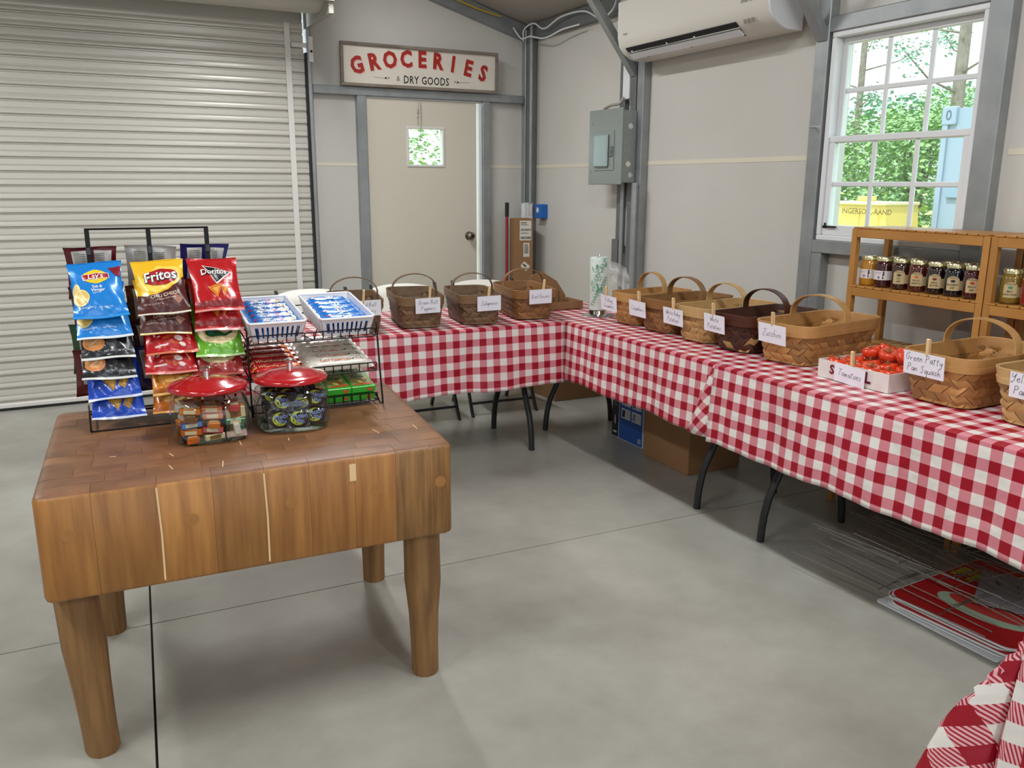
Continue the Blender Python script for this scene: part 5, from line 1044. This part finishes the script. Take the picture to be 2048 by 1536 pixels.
# ------------------------------------------------------------------ woven market baskets
def basketmats(k, a, b, rimc): return (mat('splint_'+k, a, .55, noise=(26, b, 1), obj=.30, detail=3), mat('rim_'+k, rimc, .5, noise=(20, a, 1), detail=3), mat('handle_'+k, rimc, .5, noise=(14, b, 1)), mat('inside_'+k, b, .6, noise=(18, a, .8)))
TAN = basketmats('tan', 'b98a52', '9a6d3c', 'c39a62'); BRN = basketmats('brown', '7d6145', '5d462e', '7f6346'); DRK = basketmats('dark', '4a2616', '35190d', '50291a'); PALE = basketmats('pale', 'bf9a66', 'a07b48', 'c9a874'); OAK = basketmats('oak', '93673a', '75502b', '8a6238')
BL, BWD, BHT = .50, .26, .172     # rim length, rim width, height
def bk_pt(s, z, off=0.):
    """point on the basket side: s = arc fraction round the rim 0..1, z height"""
    k = z/BHT; a, c = BL/2*(.88+.12*k), BWD/2*(.84+.16*k); r = .055
    segs = [(2*(a-r)), pi*r/2, 2*(c-r), pi*r/2]*2; Lt = sum(segs); d = (s % 1)*Lt; x = y = nx = ny = 0
    corners = [(a-r, c-r), (-(a-r), c-r), (-(a-r), -(c-r)), (a-r, -(c-r))]
    d0 = d
    if d < segs[0]: x, y, nx, ny = a-r-d, c, 0, 1
    else:
        d -= segs[0]
        if d < segs[1]: t = d/r; nx, ny = -sin(t), cos(t); x, y = corners[1][0]+r*nx, corners[1][1]+r*ny
        else:
            d -= segs[1]
            if d < segs[2]: x, y, nx, ny = -a, c-r-d, -1, 0
            else:
                d -= segs[2]
                if d < segs[3]: t = d/r; nx, ny = -cos(t), -sin(t); x, y = corners[2][0]+r*nx, corners[2][1]+r*ny
                else:
                    d -= segs[3]
                    if d < segs[0]: x, y, nx, ny = -(a-r)+d, -c, 0, -1
                    else:
                        d -= segs[0]
                        if d < segs[1]: t = d/r; nx, ny = sin(t), -cos(t); x, y = corners[3][0]+r*nx, corners[3][1]+r*ny
                        else:
                            d -= segs[1]
                            if d < segs[2]: x, y, nx, ny = a, -(c-r)+d, 1, 0
                            else: d -= segs[2]; t = d/r; nx, ny = cos(t), sin(t); x, y = corners[0][0]+r*nx, corners[0][1]+r*ny
    return Vector((x+nx*off, y+ny*off, z)), Vector((nx, ny, 0))
PER = 2*(2*(BL/2-.055)+2*(BWD/2-.055))+2*pi*.055
NS = 24
def make_basket(m):
    t = thing('market_basket', 'woven splint basket', 'basket', (0, 0, 0)); H = BHT-.03
    step = 1/NS; span = H/PER           # 45 degree run
    for dr in (1, -1):
        for i in range(NS):
            b = MB(); nseg = 17; hw = step*.5*.93
            for q in range(nseg+1):
                k = q/nseg; z = .004+(H-.004)*(1-k); sc = (i+.5*0)*step+dr*span*k*1.0
                ph = 2*k*span/step; o = .0027*max(-1, min(1, 1.9*cos(pi*ph+(pi if dr < 0 else 0))))
                for e_ in (-1, 1):
                    p, nn = bk_pt(sc+e_*hw, max(.002, z), o); b.v.append(tuple(p))
                for e_ in (1, -1):
                    p, nn = bk_pt(sc+e_*hw, max(.002, z), o-.0012); b.v.append(tuple(p))
            for q in range(nseg):
                for e_ in range(4): b.f.append((q*4+e_, q*4+(e_+1) % 4, q*4+4+(e_+1) % 4, q*4+4+e_)); b.m.append(0)
            b.build('splint', m[0], t, 60)
    NR = 56; ss = [k/NR for k in range(NR)]
    def band(name, zs, offs, mm):
        b = MB(); pr = [(z, o) for z, o in zip(zs, offs)]
        for z, o in pr:
            for s in ss: b.v.append(tuple(bk_pt(s, z, o)[0]))
        n = len(pr)
        for j in range(n):
            for k in range(NR): b.f.append((j*NR+k, j*NR+(k+1) % NR, ((j+1) % n)*NR+(k+1) % NR, ((j+1) % n)*NR+k)); b.m.append(0)
        b.build(name, mm, t, 40)
    band('rim_band', [BHT-.046, BHT-.044, BHT-.001, BHT, BHT-.002], [.0025, .0055, .0055, .004, .0022], m[1]); band('rim_strip', [BHT-.05, BHT-.050, BHT-.030, BHT-.030], [.0055, .0080, .0080, .0055], m[1]); band('inner_band', [BHT-.052, BHT-.001, BHT-.001, BHT-.052], [-.0050, -.0050, -.0028, -.0028], m[3])
    b = MB(); pl = [bk_pt(k/NR, .003, -.002)[0] for k in range(NR)]; b.prism([(p.x, p.y) for p in pl], .0015, .004); b.build('floor', m[3], t, 0)
    b = MB(); pts = []
    for k in range(17): a = pi*k/16; pts.append((0, -BWD/2*.985*cos(a), BHT-.05+(0 if k in (0, 16) else .05+.098*sin(a)**.8)))
    b.flat(pts, .036, .005, (1, 0, 0)); b.build('handle', m[2], t, 50)
    return t
BP = {id(TAN): make_basket(TAN)}
BASKETS = [  # x, y, angle, scale(l,w,h), mats, label
 (2.535, 3.712, 4, (.84, .80, .97), TAN, 'tan basket of the pickling cucumbers card, next to the bag roll'), (2.535, 3.44, 5, (.92, .98, .97), OAK, 'brown and tan basket holding the cucumbers card'), (2.53, 3.135, 5, (.95, .93, .97), PALE, 'pale tan basket holding the white baby potatoes card'),
 (2.535, 2.872, 6, (.95, .94, .97), DRK, 'dark red-brown basket holding the white potatoes card'), (2.54, 2.572, 8, (1.06, 1.06, .99), TAN, 'large tan basket holding the zucchini card beside the tomatoes'), (2.52, 1.84, 1.5, (1.0, 1.03, 1.02), TAN, 'tan basket holding the green patty pan squash card'), (2.515, 1.495, 1.5, (1.0, 1.1, 1.02), PALE, 'pale basket at the right edge holding the yellow squash card'),
 (1.205, 4.01, 79, (.92, .95, .94), BRN, 'brown basket with a red pepper behind the right cookie tray'), (1.535, 4.012, 79, (.95, .93, .95), BRN, 'greyish brown basket holding the green bell peppers card'), (1.855, 3.985, 79, (.9, .90, .93), BRN, 'greyish brown basket holding the jalapenos card'), (2.195, 4.02, 80, (.92, .94, .95), OAK, 'reddish brown basket holding the red onions card nearest the corner')]
bkobj = []; base_used = False
for (x, y, ang, sc, m, lab) in BASKETS:
    src = BP[id(TAN)]; a = rad(ang); cx_ = x+cos(a)*BL*sc[0]/2; cy_ = y+sin(a)*BL*sc[0]/2
    if not base_used: o = src; o.location = (cx_, cy_, ZC+.0048); o.rotation_euler = (0, 0, a); o['label'] = lab; o['group'] = 'woven market baskets on the gingham tables'; base_used = True
    else: o = dup(src, (cx_, cy_, ZC+.0048), a, lab)
    o.scale = sc
    if m is not TAN: remat(o, {TAN[i]: m[i] for i in range(4)})
    if m is DRK:
        for k, ch in enumerate([c for c in o.children if c.name.startswith('splint')]):
            if k % 5 == 2: ch.material_slots[0].material = PALE[0]
    bkobj.append((o, x, y, a, sc))
# price cards with clothespins
def card(x, y, z, face, lines, label, w=.152, h=.078, roll=0., lean=.10, size=.0112, group='handwritten price cards'):
    t = thing('price_card', label, 'card', (x, y, z), 0, group); t.rotation_euler = (lean, roll, face)
    b = MB(); b.box((-w/2, -.0005, -h), (w/2, .0005, 0)); b.build('card', M_CARD, t, 0)
    P = plane((0, -.0006, -h/2), (1, 0, 0), (0, 0, 1), .0003); b = MB(); n = len(lines)
    for i, s in enumerate(lines): handwrite(b, P, s, size, 0, (n/2-i-.5)*size*2.9-size*.75, 0, .0014)
    b.build('lettering', M_INK, t, 0)
def pin(x, y, z, face, label, lean=.12, roll=0.):
    t = thing('clothespin', label, 'clothespin', (x, y, z), 0, 'wooden clothespins holding the cards'); t.rotation_euler = (lean, roll, face)
    for s in (-1, 1): b = MB(); b.prism([(s*.0022, -.034), (s*.0052, -.034), (s*.0065, 0), (s*.0062, .040), (s*.0010, .042), (s*.0012, 0)], -.005, .005, X=RX(pi/2) @ T(0, 0, 0) if False else Matrix(((0, 0, 1, 0), (1, 0, 0, 0), (0, 1, 0, 0), (0, 0, 0, 1)))); b.build('prong', M_PIN, t, 0)
    b = MB(); b.tube([(-.0062+.0015*k, .0035*cos(k*1.9), .004+.0035*sin(k*1.9)) for k in range(9)], .0008, 5); b.build('spring', M_CHROME, t)
FACE = -pi/2
for (y, z, ln, nm, dp, w, sz) in [(3.787, .892, ['Pickling', 'Cucumbers'], 'pickling cucumbers', .02, .152, .0104), (3.525, .897, ['Cucumbers'], 'cucumbers', -.012, .142, .0115), (3.232, .897, ['White Baby', 'Potatoes'], 'white baby potatoes', .0, .15, .0112), (2.935, .908, ['White', 'Potatoes'], 'white potatoes', .01, .138, .0115), (2.577, .917, ['Zucchini'], 'zucchini', .0, .155, .015), (1.855, .926, ['Green Patty', 'Pan Squash'], 'green patty pan squash', -.01, .155, .0128), (1.475, .925, ['Yellow Patty', 'Pan Squash'], 'yellow patty pan squash', -.01, .16, .0135)]:
    xx = 2.505 if y > 1.9 else 2.49
    card(xx, y, z, FACE, ln, 'white card handwritten with %s clipped to its basket' % nm, w, .080, .015, .1, sz); pin(xx+.004, y+dp, z+.010, FACE, 'clothespin holding the %s card' % nm, .12, .05)
card(2.502, 2.163, .822, FACE, ['Tomatoes'], 'white card handwritten with tomatoes clipped to the white box', .14, .070, .05, .05, .0128); pin(2.508, 2.160, .838, FACE, 'clothespin holding the tomatoes card', .12, .05)
for (x, y, z, ln, nm, dp, dk) in [(1.245, 3.992, .915, ['Red Bell', 'Peppers'], 'red bell peppers', -.02, 0), (1.555, 3.985, .910, ['Green Bell', 'Peppers'], 'green bell peppers', .012, 0), (1.885, 3.96, .905, ['Jalapenos'], 'jalapenos', .0, 0), (2.203, 3.985, .920, ['Red Onions'], 'red onions', .02, 0)]:
    card(x, y, z, rad(-8), ln, 'white card handwritten with %s clipped to its basket' % nm, .128, .078, -.03, .1, .0108); pin(x+dp, y+.004, z+.012, rad(-8), 'clothespin holding the %s card' % nm, .14, .05)
# ------------------------------------------------------------------ vegetables
def blob(b, r, sq_, lobes=0, dent=0., n=18, m=0, el=1.):
    pr = []
    for k in range(11):
        a = -pi/2+pi*k/10; z = sq_*r*sin(a); q = r*cos(a)
        if dent and k > 7: z -= dent*r*(1-q/r)**1.2*1.6
        pr.append((max(q, 1e-6) if 0 < k < 10 else 0, z*el))
    b.lathe(pr, n, m, shape=(lambda a: 1+.07*cos(lobes*a)) if lobes else None)
def veg(name, label, cat, loc, r, sq_, m, group, lobes=0, dent=0., stem=None, rot=(0, 0, 0), el=1.):
    t = thing(name, label, cat, loc, 0, group); t.rotation_euler = rot
    b = MB(); blob(b, r, sq_, lobes, dent, el=el); b.build('flesh', m, t, 80)
    if stem:
        b = MB(); z = r*sq_*el*(1-dent*.9); b.tube([(0, 0, z-.006), (.001, 0, z+.006), (.004, 0, z+.013)], .0032 if dent < .5 else .004, 6)
        for k in range(5): a = 1.257*k; b.add([(0, 0, z+.002), (r*.34*cos(a-.25), r*.34*sin(a-.25), z+.003), (r*.6*cos(a), r*.6*sin(a), z+.0035), (r*.34*cos(a+.25), r*.34*sin(a+.25), z+.003)], [(0, 1, 2, 3)])
        b.build('stem', stem, t, 0)
    return t
M_TOM = mat('tomato_red', 'cf2a14', .16, noise=(5, 'd84a1e', 1), coat=.5, obj=.08); M_TST = mat('tomato_scar', '7a6a3a', .7); M_PEP = mat('pepper_red', 'b01816', .2, coat=.4); M_GRN = mat('pepper_green', '4f7a24', .25, coat=.3); M_ZUC = mat('zucchini_green', '5f7c34', .35, noise=(30, '8a9c54', 1)); M_STEM = mat('stem_green', '3f6a2a', .6); M_ON = mat('onion_red', '6e2036', .3, noise=(8, '8a3a4c', 1)); M_POT = mat('potato_skin', 'b99a6a', .7, noise=(12, 'a5855a', 1))
rows = ['front row', 'second row', 'third row', 'back row']; cols_ = ['at the left', 'second from the left', 'second from the right', 'at the right']
for j in range(4):
    for i in range(4):
        rr_ = random.Random(j*7+i)
        veg('tomato', 'ripe red tomato in the white box, %s, %s' % (rows[j], cols_[i]), 'tomato', (2.578+j*.0905, 2.290-i*.0785, ZC+.056+rr_.uniform(0, .006)), .0382, .76, M_TOM, 'tomatoes in the white box', 0, .42, M_TST, (rr_.uniform(-.12, .12), rr_.uniform(-.2, .0), rr_.uniform(0, 6)))
for k, (j, i, pl) in enumerate([(1, 0, 'middle row left'), (1, 1, 'middle row centre'), (1, 2, 'middle row right'), (2, 0, 'back row left'), (2, 1, 'back row centre'), (2, 2, 'back row right')]):
    veg('tomato', 'ripe red tomato in the upper layer of the white box, '+pl, 'tomato', (2.578+(j+.5)*.0905, 2.290-(i+.5)*.0785, ZC+.099), .0372, .76, M_TOM, 'tomatoes in the white box', 0, .42, M_TST, (.2*(k % 3-1), -.25, k))
t = thing('tomato_box', 'low white cardboard box full of tomatoes with dark red letters', 'box', (2.715, 2.172, ZC+.0048), 0)
b = MB(); M_WB = mat('white_card_box', 'd8d0cc', .6)
bx, by, h = .19, .163, .068
b.box((-bx, -by, 0), (bx, by, .004)); b.build('bottom', M_WB, t, 0)
for nm, a, c in (('front_wall', (-bx, -by, .004), (-bx+.004, by, h)), ('back_wall', (bx-.004, -by, .004), (bx, by, h)), ('side_wall', (-bx+.0045, -by, .004), (bx-.0045, -by+.004, h)), ('side_wall', (-bx+.0045, by-.004, .004), (bx-.0045, by, h))):
    b = MB(); b.box(a, c); b.build(nm, M_WB, t, 0)
P = plane((-bx-.0003, 0, .036), (0, -1, 0), (0, 0, 1)); b = MB(); ptext(b, P, 'S', .048, -.094, 0, 0, 0, 1, off=.04); ptext(b, P, 'L', .056, .072, 0, 0, 0, 1, off=.04); b.build('lettering', col('6e0f28'), t, 0)
VG = 'vegetables inside the baskets'
def inb(i, dx, dy, z):
    o, x, y, a, sc = bkobj[i]; c, s = cos(a), sin(a); return (x+c*dx-s*dy, y+s*dx+c*dy, ZC+z+.005)
veg('bell_pepper', 'red bell pepper peeking out beside the clothespin of the leftmost dark basket', 'pepper', inb(7, .09, -.055, .115), .038, 1.05, M_PEP, VG, 3, .3, M_STEM, (.3, .2, 0)); veg('bell_pepper', 'red bell pepper deeper inside the leftmost dark basket', 'pepper', inb(7, .17, .03, .07), .038, 1.05, M_PEP, VG, 3, .3, M_STEM, (-.4, .2, 1))
veg('bell_pepper', 'green bell pepper in the front of the green bell peppers basket', 'pepper', inb(8, .09, -.03, .105), .036, 1.05, M_GRN, VG, 3, .3, M_STEM, (.3, 0, 0)); veg('bell_pepper', 'pale green bell pepper at the left of the green bell peppers basket', 'pepper', inb(8, .12, .05, .112), .034, 1.0, mat('pepper_pale', '8f9a4a', .3), VG, 3, .3, M_STEM, (.2, .3, 1))
for k, (dx, dy) in enumerate([(.10, -.03), (.13, .03), (.2, 0)]): veg('jalapeno', 'dark green jalapeno in its basket, %s' % ['at the front', 'at the left', 'farther back'][k], 'pepper', inb(9, dx, dy, .03), .016, 1, M_GRN, VG, 0, 0, M_STEM, (1.4, .2, k*1.1), 2.2)
for k, (dx, dy) in enumerate([(.10, -.045), (.12, .045), (.21, 0)]): veg('onion', 'red onion low in its basket, %s' % ['at the right front', 'at the left front', 'farther back'][k], 'onion', inb(10, dx, dy, .045), .036, .9, M_ON, VG, 0, .0, M_TST, (.1, 0, k))
for k, (dx, dy, z) in enumerate([(.14, -.04, .10), (.16, .03, .095), (.26, 0, .10)]): veg('cucumber', 'green cucumber in the basket of the cucumbers card, %s' % ['at the right', 'at the left', 'farther back'][k], 'cucumber', inb(1, dx, dy, z), .021, 1, M_GRN, VG, 0, 0, None, (1.5, 0, 1.3+.2*k), 3.4)
for k, (dx, dy, z) in enumerate([(.26, -.05, .12), (.33, .0, .12), (.22, .03, .11)]): veg('squash', 'green squash showing in the pale baby potatoes basket, %s' % ['at the right', 'at the back', 'at the left'][k], 'squash', inb(2, dx, dy, z), .028, .8, M_GRN, VG, 6, .2, M_STEM, (.2, 0, k))
for k, (dx, dy) in enumerate([(.1, -.05), (.12, .04), (.2, -.01), (.28, .04)]): veg('potato', 'white potato low in the dark potato basket, %s' % ['front right', 'front left', 'middle', 'back'][k], 'potato', inb(3, dx, dy, .04), .032, .9, M_POT, VG, 0, 0, None, (1.4, 0, k), 1.3)
for k, (dx, dy, z) in enumerate([(.18, -.03, .03), (.22, .04, .03), (.3, 0, .03)]): veg('zucchini', 'zucchini lying in the bottom of its basket, %s' % ['at the right', 'at the left', 'farther back'][k], 'zucchini', inb(4, dx, dy, z), .022, 1, M_ZUC, VG, 0, 0, M_STEM, (1.52, 0, 1.3+.15*k), 3.2)
for k, (dx, dy, z) in enumerate([(.18, -.04, .04), (.2, .05, .04), (.3, 0, .04)]): veg('squash', 'green patty pan squash low in its basket, %s' % ['at the right', 'at the left', 'farther back'][k], 'squash', inb(5, dx, dy, z), .04, .6, mat('patty_green', '8fa05a', .4) if k == 0 else bpy.data.materials['patty_green'], VG, 9, .2, M_STEM, (.1, .2, k))
for k, (dx, dy, z) in enumerate([(.18, -.04, .04), (.2, .05, .04)]): veg('squash', 'yellow patty pan squash low in its basket, %s' % ['at the right', 'at the left'][k], 'squash', inb(6, dx, dy, z), .04, .6, mat('patty_yellow', 'd0b040', .4) if k == 0 else bpy.data.materials['patty_yellow'], VG, 9, .2, M_STEM, (.1, .2, k))
# ------------------------------------------------------------------ produce bag roll on its stand
M_FILM = bpy.data.materials.new('bag_film'); M_FILM.use_nodes = True; n_, l_ = nodes(M_FILM); n_.clear()
o_ = n_.new('ShaderNodeOutputMaterial'); a_ = n_.new('ShaderNodeBsdfTransparent'); a_.inputs[0].default_value = (.95, .95, .96, 1); d_ = n_.new('ShaderNodeBsdfPrincipled'); d_.inputs['Base Color'].default_value = lin('e4e6e4'); d_.inputs['Roughness'].default_value = .25; mx = n_.new('ShaderNodeMixShader'); mx.inputs[0].default_value = .42; l_.new(a_.outputs[0], mx.inputs[1]); l_.new(d_.outputs[0], mx.inputs[2]); l_.new(mx.outputs[0], o_.inputs[0])
t = thing('bag_roll', 'roll of clear produce bags with green print on a steel stand', 'bag roll', (2.598, 4.03, ZC+.002))
b = MB(); b.lathe([(0, 0), (.085, 0), (.088, .004), (.07, .009), (.052, .012), (.05, .032), (0, .033)], 28); b.build('stand_base', M_CHROME, t, 40)
b = MB(); b.tube([(0, 0, .03), (0, 0, .345)], .006, 10); b.build('stand_rod', M_CHROME, t)
b = MB(); b.lathe([(.016, .036), (.050, .036), (.0515, .05), (.051, .2), (.0515, .32), (.046, .33), (.016, .328), (.016, .036)], 32); b.build('roll', mat('bag_roll_film', 'd5dad4', .28, noise=(24, 'c2cec4', 1), coat=.3), t, 50)
def Pr(x, y, L=1): a = -pi/2+x/.0515-.45; r = .0518+.0004*L; return Vector((r*cos(a), r*sin(a), y))
b = MB(); rg = random.Random(2)
for k, s in enumerate(['THANK', 'YOU', 'FRESH', 'PRODUCE', 'LOCAL', 'FARM']): ptext(b, Pr, s, .030, -.022+.022*(k % 3), .11+.035*k, k % 2, 1.2+.2*(k % 2), 1, sx=1.1, off=.01)
for k in range(10): x, y = rg.uniform(-.05, .04), rg.uniform(.09, .30); ppoly(b, Pr, ell(x, y, .004, .016, rg.uniform(-.6, .6), 10), k % 2, 2, .01)
b.build('print', [col('4f8f6a'), col('86b59a')], t, 0)
b = MB()
def film(u, v):
    x = .05+u*.105*(1-.15*v)+.02*v; return Vector((x, -.025-.03*u+.014*sin(u*9+v*3)+.008*sin(v*11), .315-.05*u-(.15-.03*u)*v+.02*sin(u*6)*v+.018*sin(u*14)*(v > .6)))
b.grid(film, [k/10 for k in range(11)], [k/10 for k in range(11)]); lb = b.build('loose_bag', M_FILM, t, 60)
# ------------------------------------------------------------------ bamboo shelf units and preserves
def shelf_unit(y1, label):
    """front-left corner post at x = 3.10; y runs down from y1"""
    W_ = .655; x0, x1 = 3.10, 3.34; t = thing('bamboo_shelf', label, 'shelf', (x0, y1-W_/2, 0)); pz = .028
    def bx(nm, a, c, par=t): b = MB(); b.box(a, c, bev=.0018); return b.build(nm, M_BAMB, par, 30, world=True)
    for x in (x0, x1-pz):
        for y in (y1-pz, y1-W_): bx('post', (x, y, 0), (x+pz, y+pz, 1.284))
    for z in (1.284, 1.026, .765, .45, .12):
        for x in (x0-.002, x1-.018): bx('rail', (x, y1-W_+.0005+(pz if z < 1.2 else pz), z-.038), (x+.02, y1-pz-.0005, z-.001))
        for y in (y1-.021, y1-W_+.003): bx('side_rail', (x0+pz, y, z-.032), (x1-pz, y+.018, z-.002))
        n = 14
        for k in range(n): y = y1-W_+.006+(W_-.012)*(k+.5)/n; bx('slat', (x0-.001, y-.0195, z), (x1+.001, y+.0195, z+.008))
    return t
shelf_unit(2.742, 'bamboo slatted shelf unit holding seven preserve jars under the window'); shelf_unit(2.082, 'bamboo slatted shelf unit at the right edge beside the first one')
M_LID = mat('lid_gold', 'd9d2a8', .22, .85); LBL = col('bca77c', .6); LBW = col('d9cfcb', .6)
def preserve(y, x, z, jam, label, lab, group, art='8a2a1a', lines=('FARM', 'JAM')):
    t = thing('preserve_jar', label, 'jar', (x, y, z), 0, group)
    b = MB(); b.lathe([(0, 0), (.033, 0), (.0375, .004), (.0385, .012), (.0385, .093), (.036, .104), (.031, .111), (.031, .115)], 26); b.build('glass_jar', jam, t, 50)
    b = MB(); b.lathe([(.0325, .112), (.0335, .113), (.0335, .128), (.032, .1305), (.026, .1310), (.0255, .1302), (0, .1302)], 26); b.build('lid', M_LID, t, 40)
    def P(x_, y_, L=1): a = pi+.52+x_/.0388; r = .0387+.0003*L; return Vector((r*cos(a), r*sin(a), y_))
    b = MB()
    if lab == 'w':
        ppoly(b, P, [(-.05, .032), (.05, .032), (.05, .072), (-.05, .072)], 0, 1, .008); ppoly(b, P, [(.003, .036), (.010, .038), (.006, .048), (.012, .056), (.008, .064), (.003, .058), (.004, .046)], 1, 2, .01); ppoly(b, P, ell(.007, .066, .004, .004), 1, 2, .01); ppoly(b, P, ell(-.012, .043, .005, .007), 2, 2, .01); ptext(b, P, 'HONEY' if 'honey' in label else 'FARM', .009, -.016, .062, 2, 0, 2)
    else:
        arch = [(-.024, .024), (.024, .024), (.024, .066)]+[(.024*cos(a), .066+.016*sin(a)) for a in [pi*k/8 for k in range(1, 8)]]+[(-.024, .066)]
        ppoly(b, P, arch, 0, 2, .008); ppoly(b, P, [(.0, .026), (.05, .026), (.05, .064), (.0, .064)], 0, 1, .008)
        ptext(b, P, 'PRESERVES', .0085, 0, .0745, 2, 0, 3, sx=.8); ppoly(b, P, ell(0, .062, .009, .0055), 1, 3, .01)
        for i, s in enumerate(lines): ptext(b, P, s, .0105, -.001, .047-.012*i, 2, 0, 3, off=.02, sx=.85 if len(s) < 7 else .66)
    b.build('label', [LBW if lab == 'w' else LBL, col(art) if lab != 'w' else col('3a2230'), col('3a2a1c') if lab != 'w' else col('8a7f8a')], t, 50)
def jam(h): k = 'jam_'+h; return bpy.data.materials[k] if k in bpy.data.materials else mat(k, h, .06, coat=1, noise=(40, h, 1))
JG = 'preserve jars on the bamboo shelves'; jz = 1.0355; jx = 3.166
preserve(2.686, jx, jz, mat('jam_honey', 'c98a1e', .05, coat=1, trans=.35), 'jar of golden honey with a white label at the left end of the shelf', 'w', JG)
for y, h, nm, art, ln in [(2.607, '3a0d10', 'dark red jar with a white label next to the honey', None, ()), (2.518, '32120c', 'brown jar labelled fig jam, third from the left', '4a4a2a', ('FIG', 'JAM')), (2.432, '4a1a0c', 'brown jar with an orange picture, fourth from the left', 'c8642a', ('PEACH', 'AMARETTO')), (2.346, '1e0d0e', 'dark jar labelled apple butter, fifth from the left', '7a2a1a', ('APPLE', 'BUTTER')), (2.262, '0c0d14', 'near black jar labelled blackberry jam, sixth from the left', '2a2440', ('BLACKBERRY', 'JAM')), (2.178, '3c1012', 'red brown jar labelled peach jam at the right end of the first shelf', 'b83a22', ('PEACH', 'JAM'))]:
    preserve(y, jx, jz, jam(h), nm, 'w' if art is None else 'k', JG, art or '3a2230', ln)
preserve(2.022, jx, jz, jam('7a6220'), 'olive yellow jar of mild chow chow on the right-hand shelf unit', 'k', JG, '4a8a6a', ('MILD', 'CHOW CHOW')); preserve(1.938, jx, jz, jam('7a1414'), 'bright red jar of sweet pepper relish on the right-hand shelf unit', 'k', JG, 'b83a2a', ('SWEET', 'PEPPER'))
for k, (y, h) in enumerate([(2.60, '3a0d10'), (2.51, '32120c'), (2.345, '1e0d0e'), (2.26, '0c0d14'), (1.98, '5a3a18')]): preserve(y, jx+.085, jz, jam(h), 'preserve jar in the back row of the shelf, behind the %s jar' % ['dark red', 'fig jam', 'apple butter', 'blackberry', 'chow chow'][k], 'k', JG)
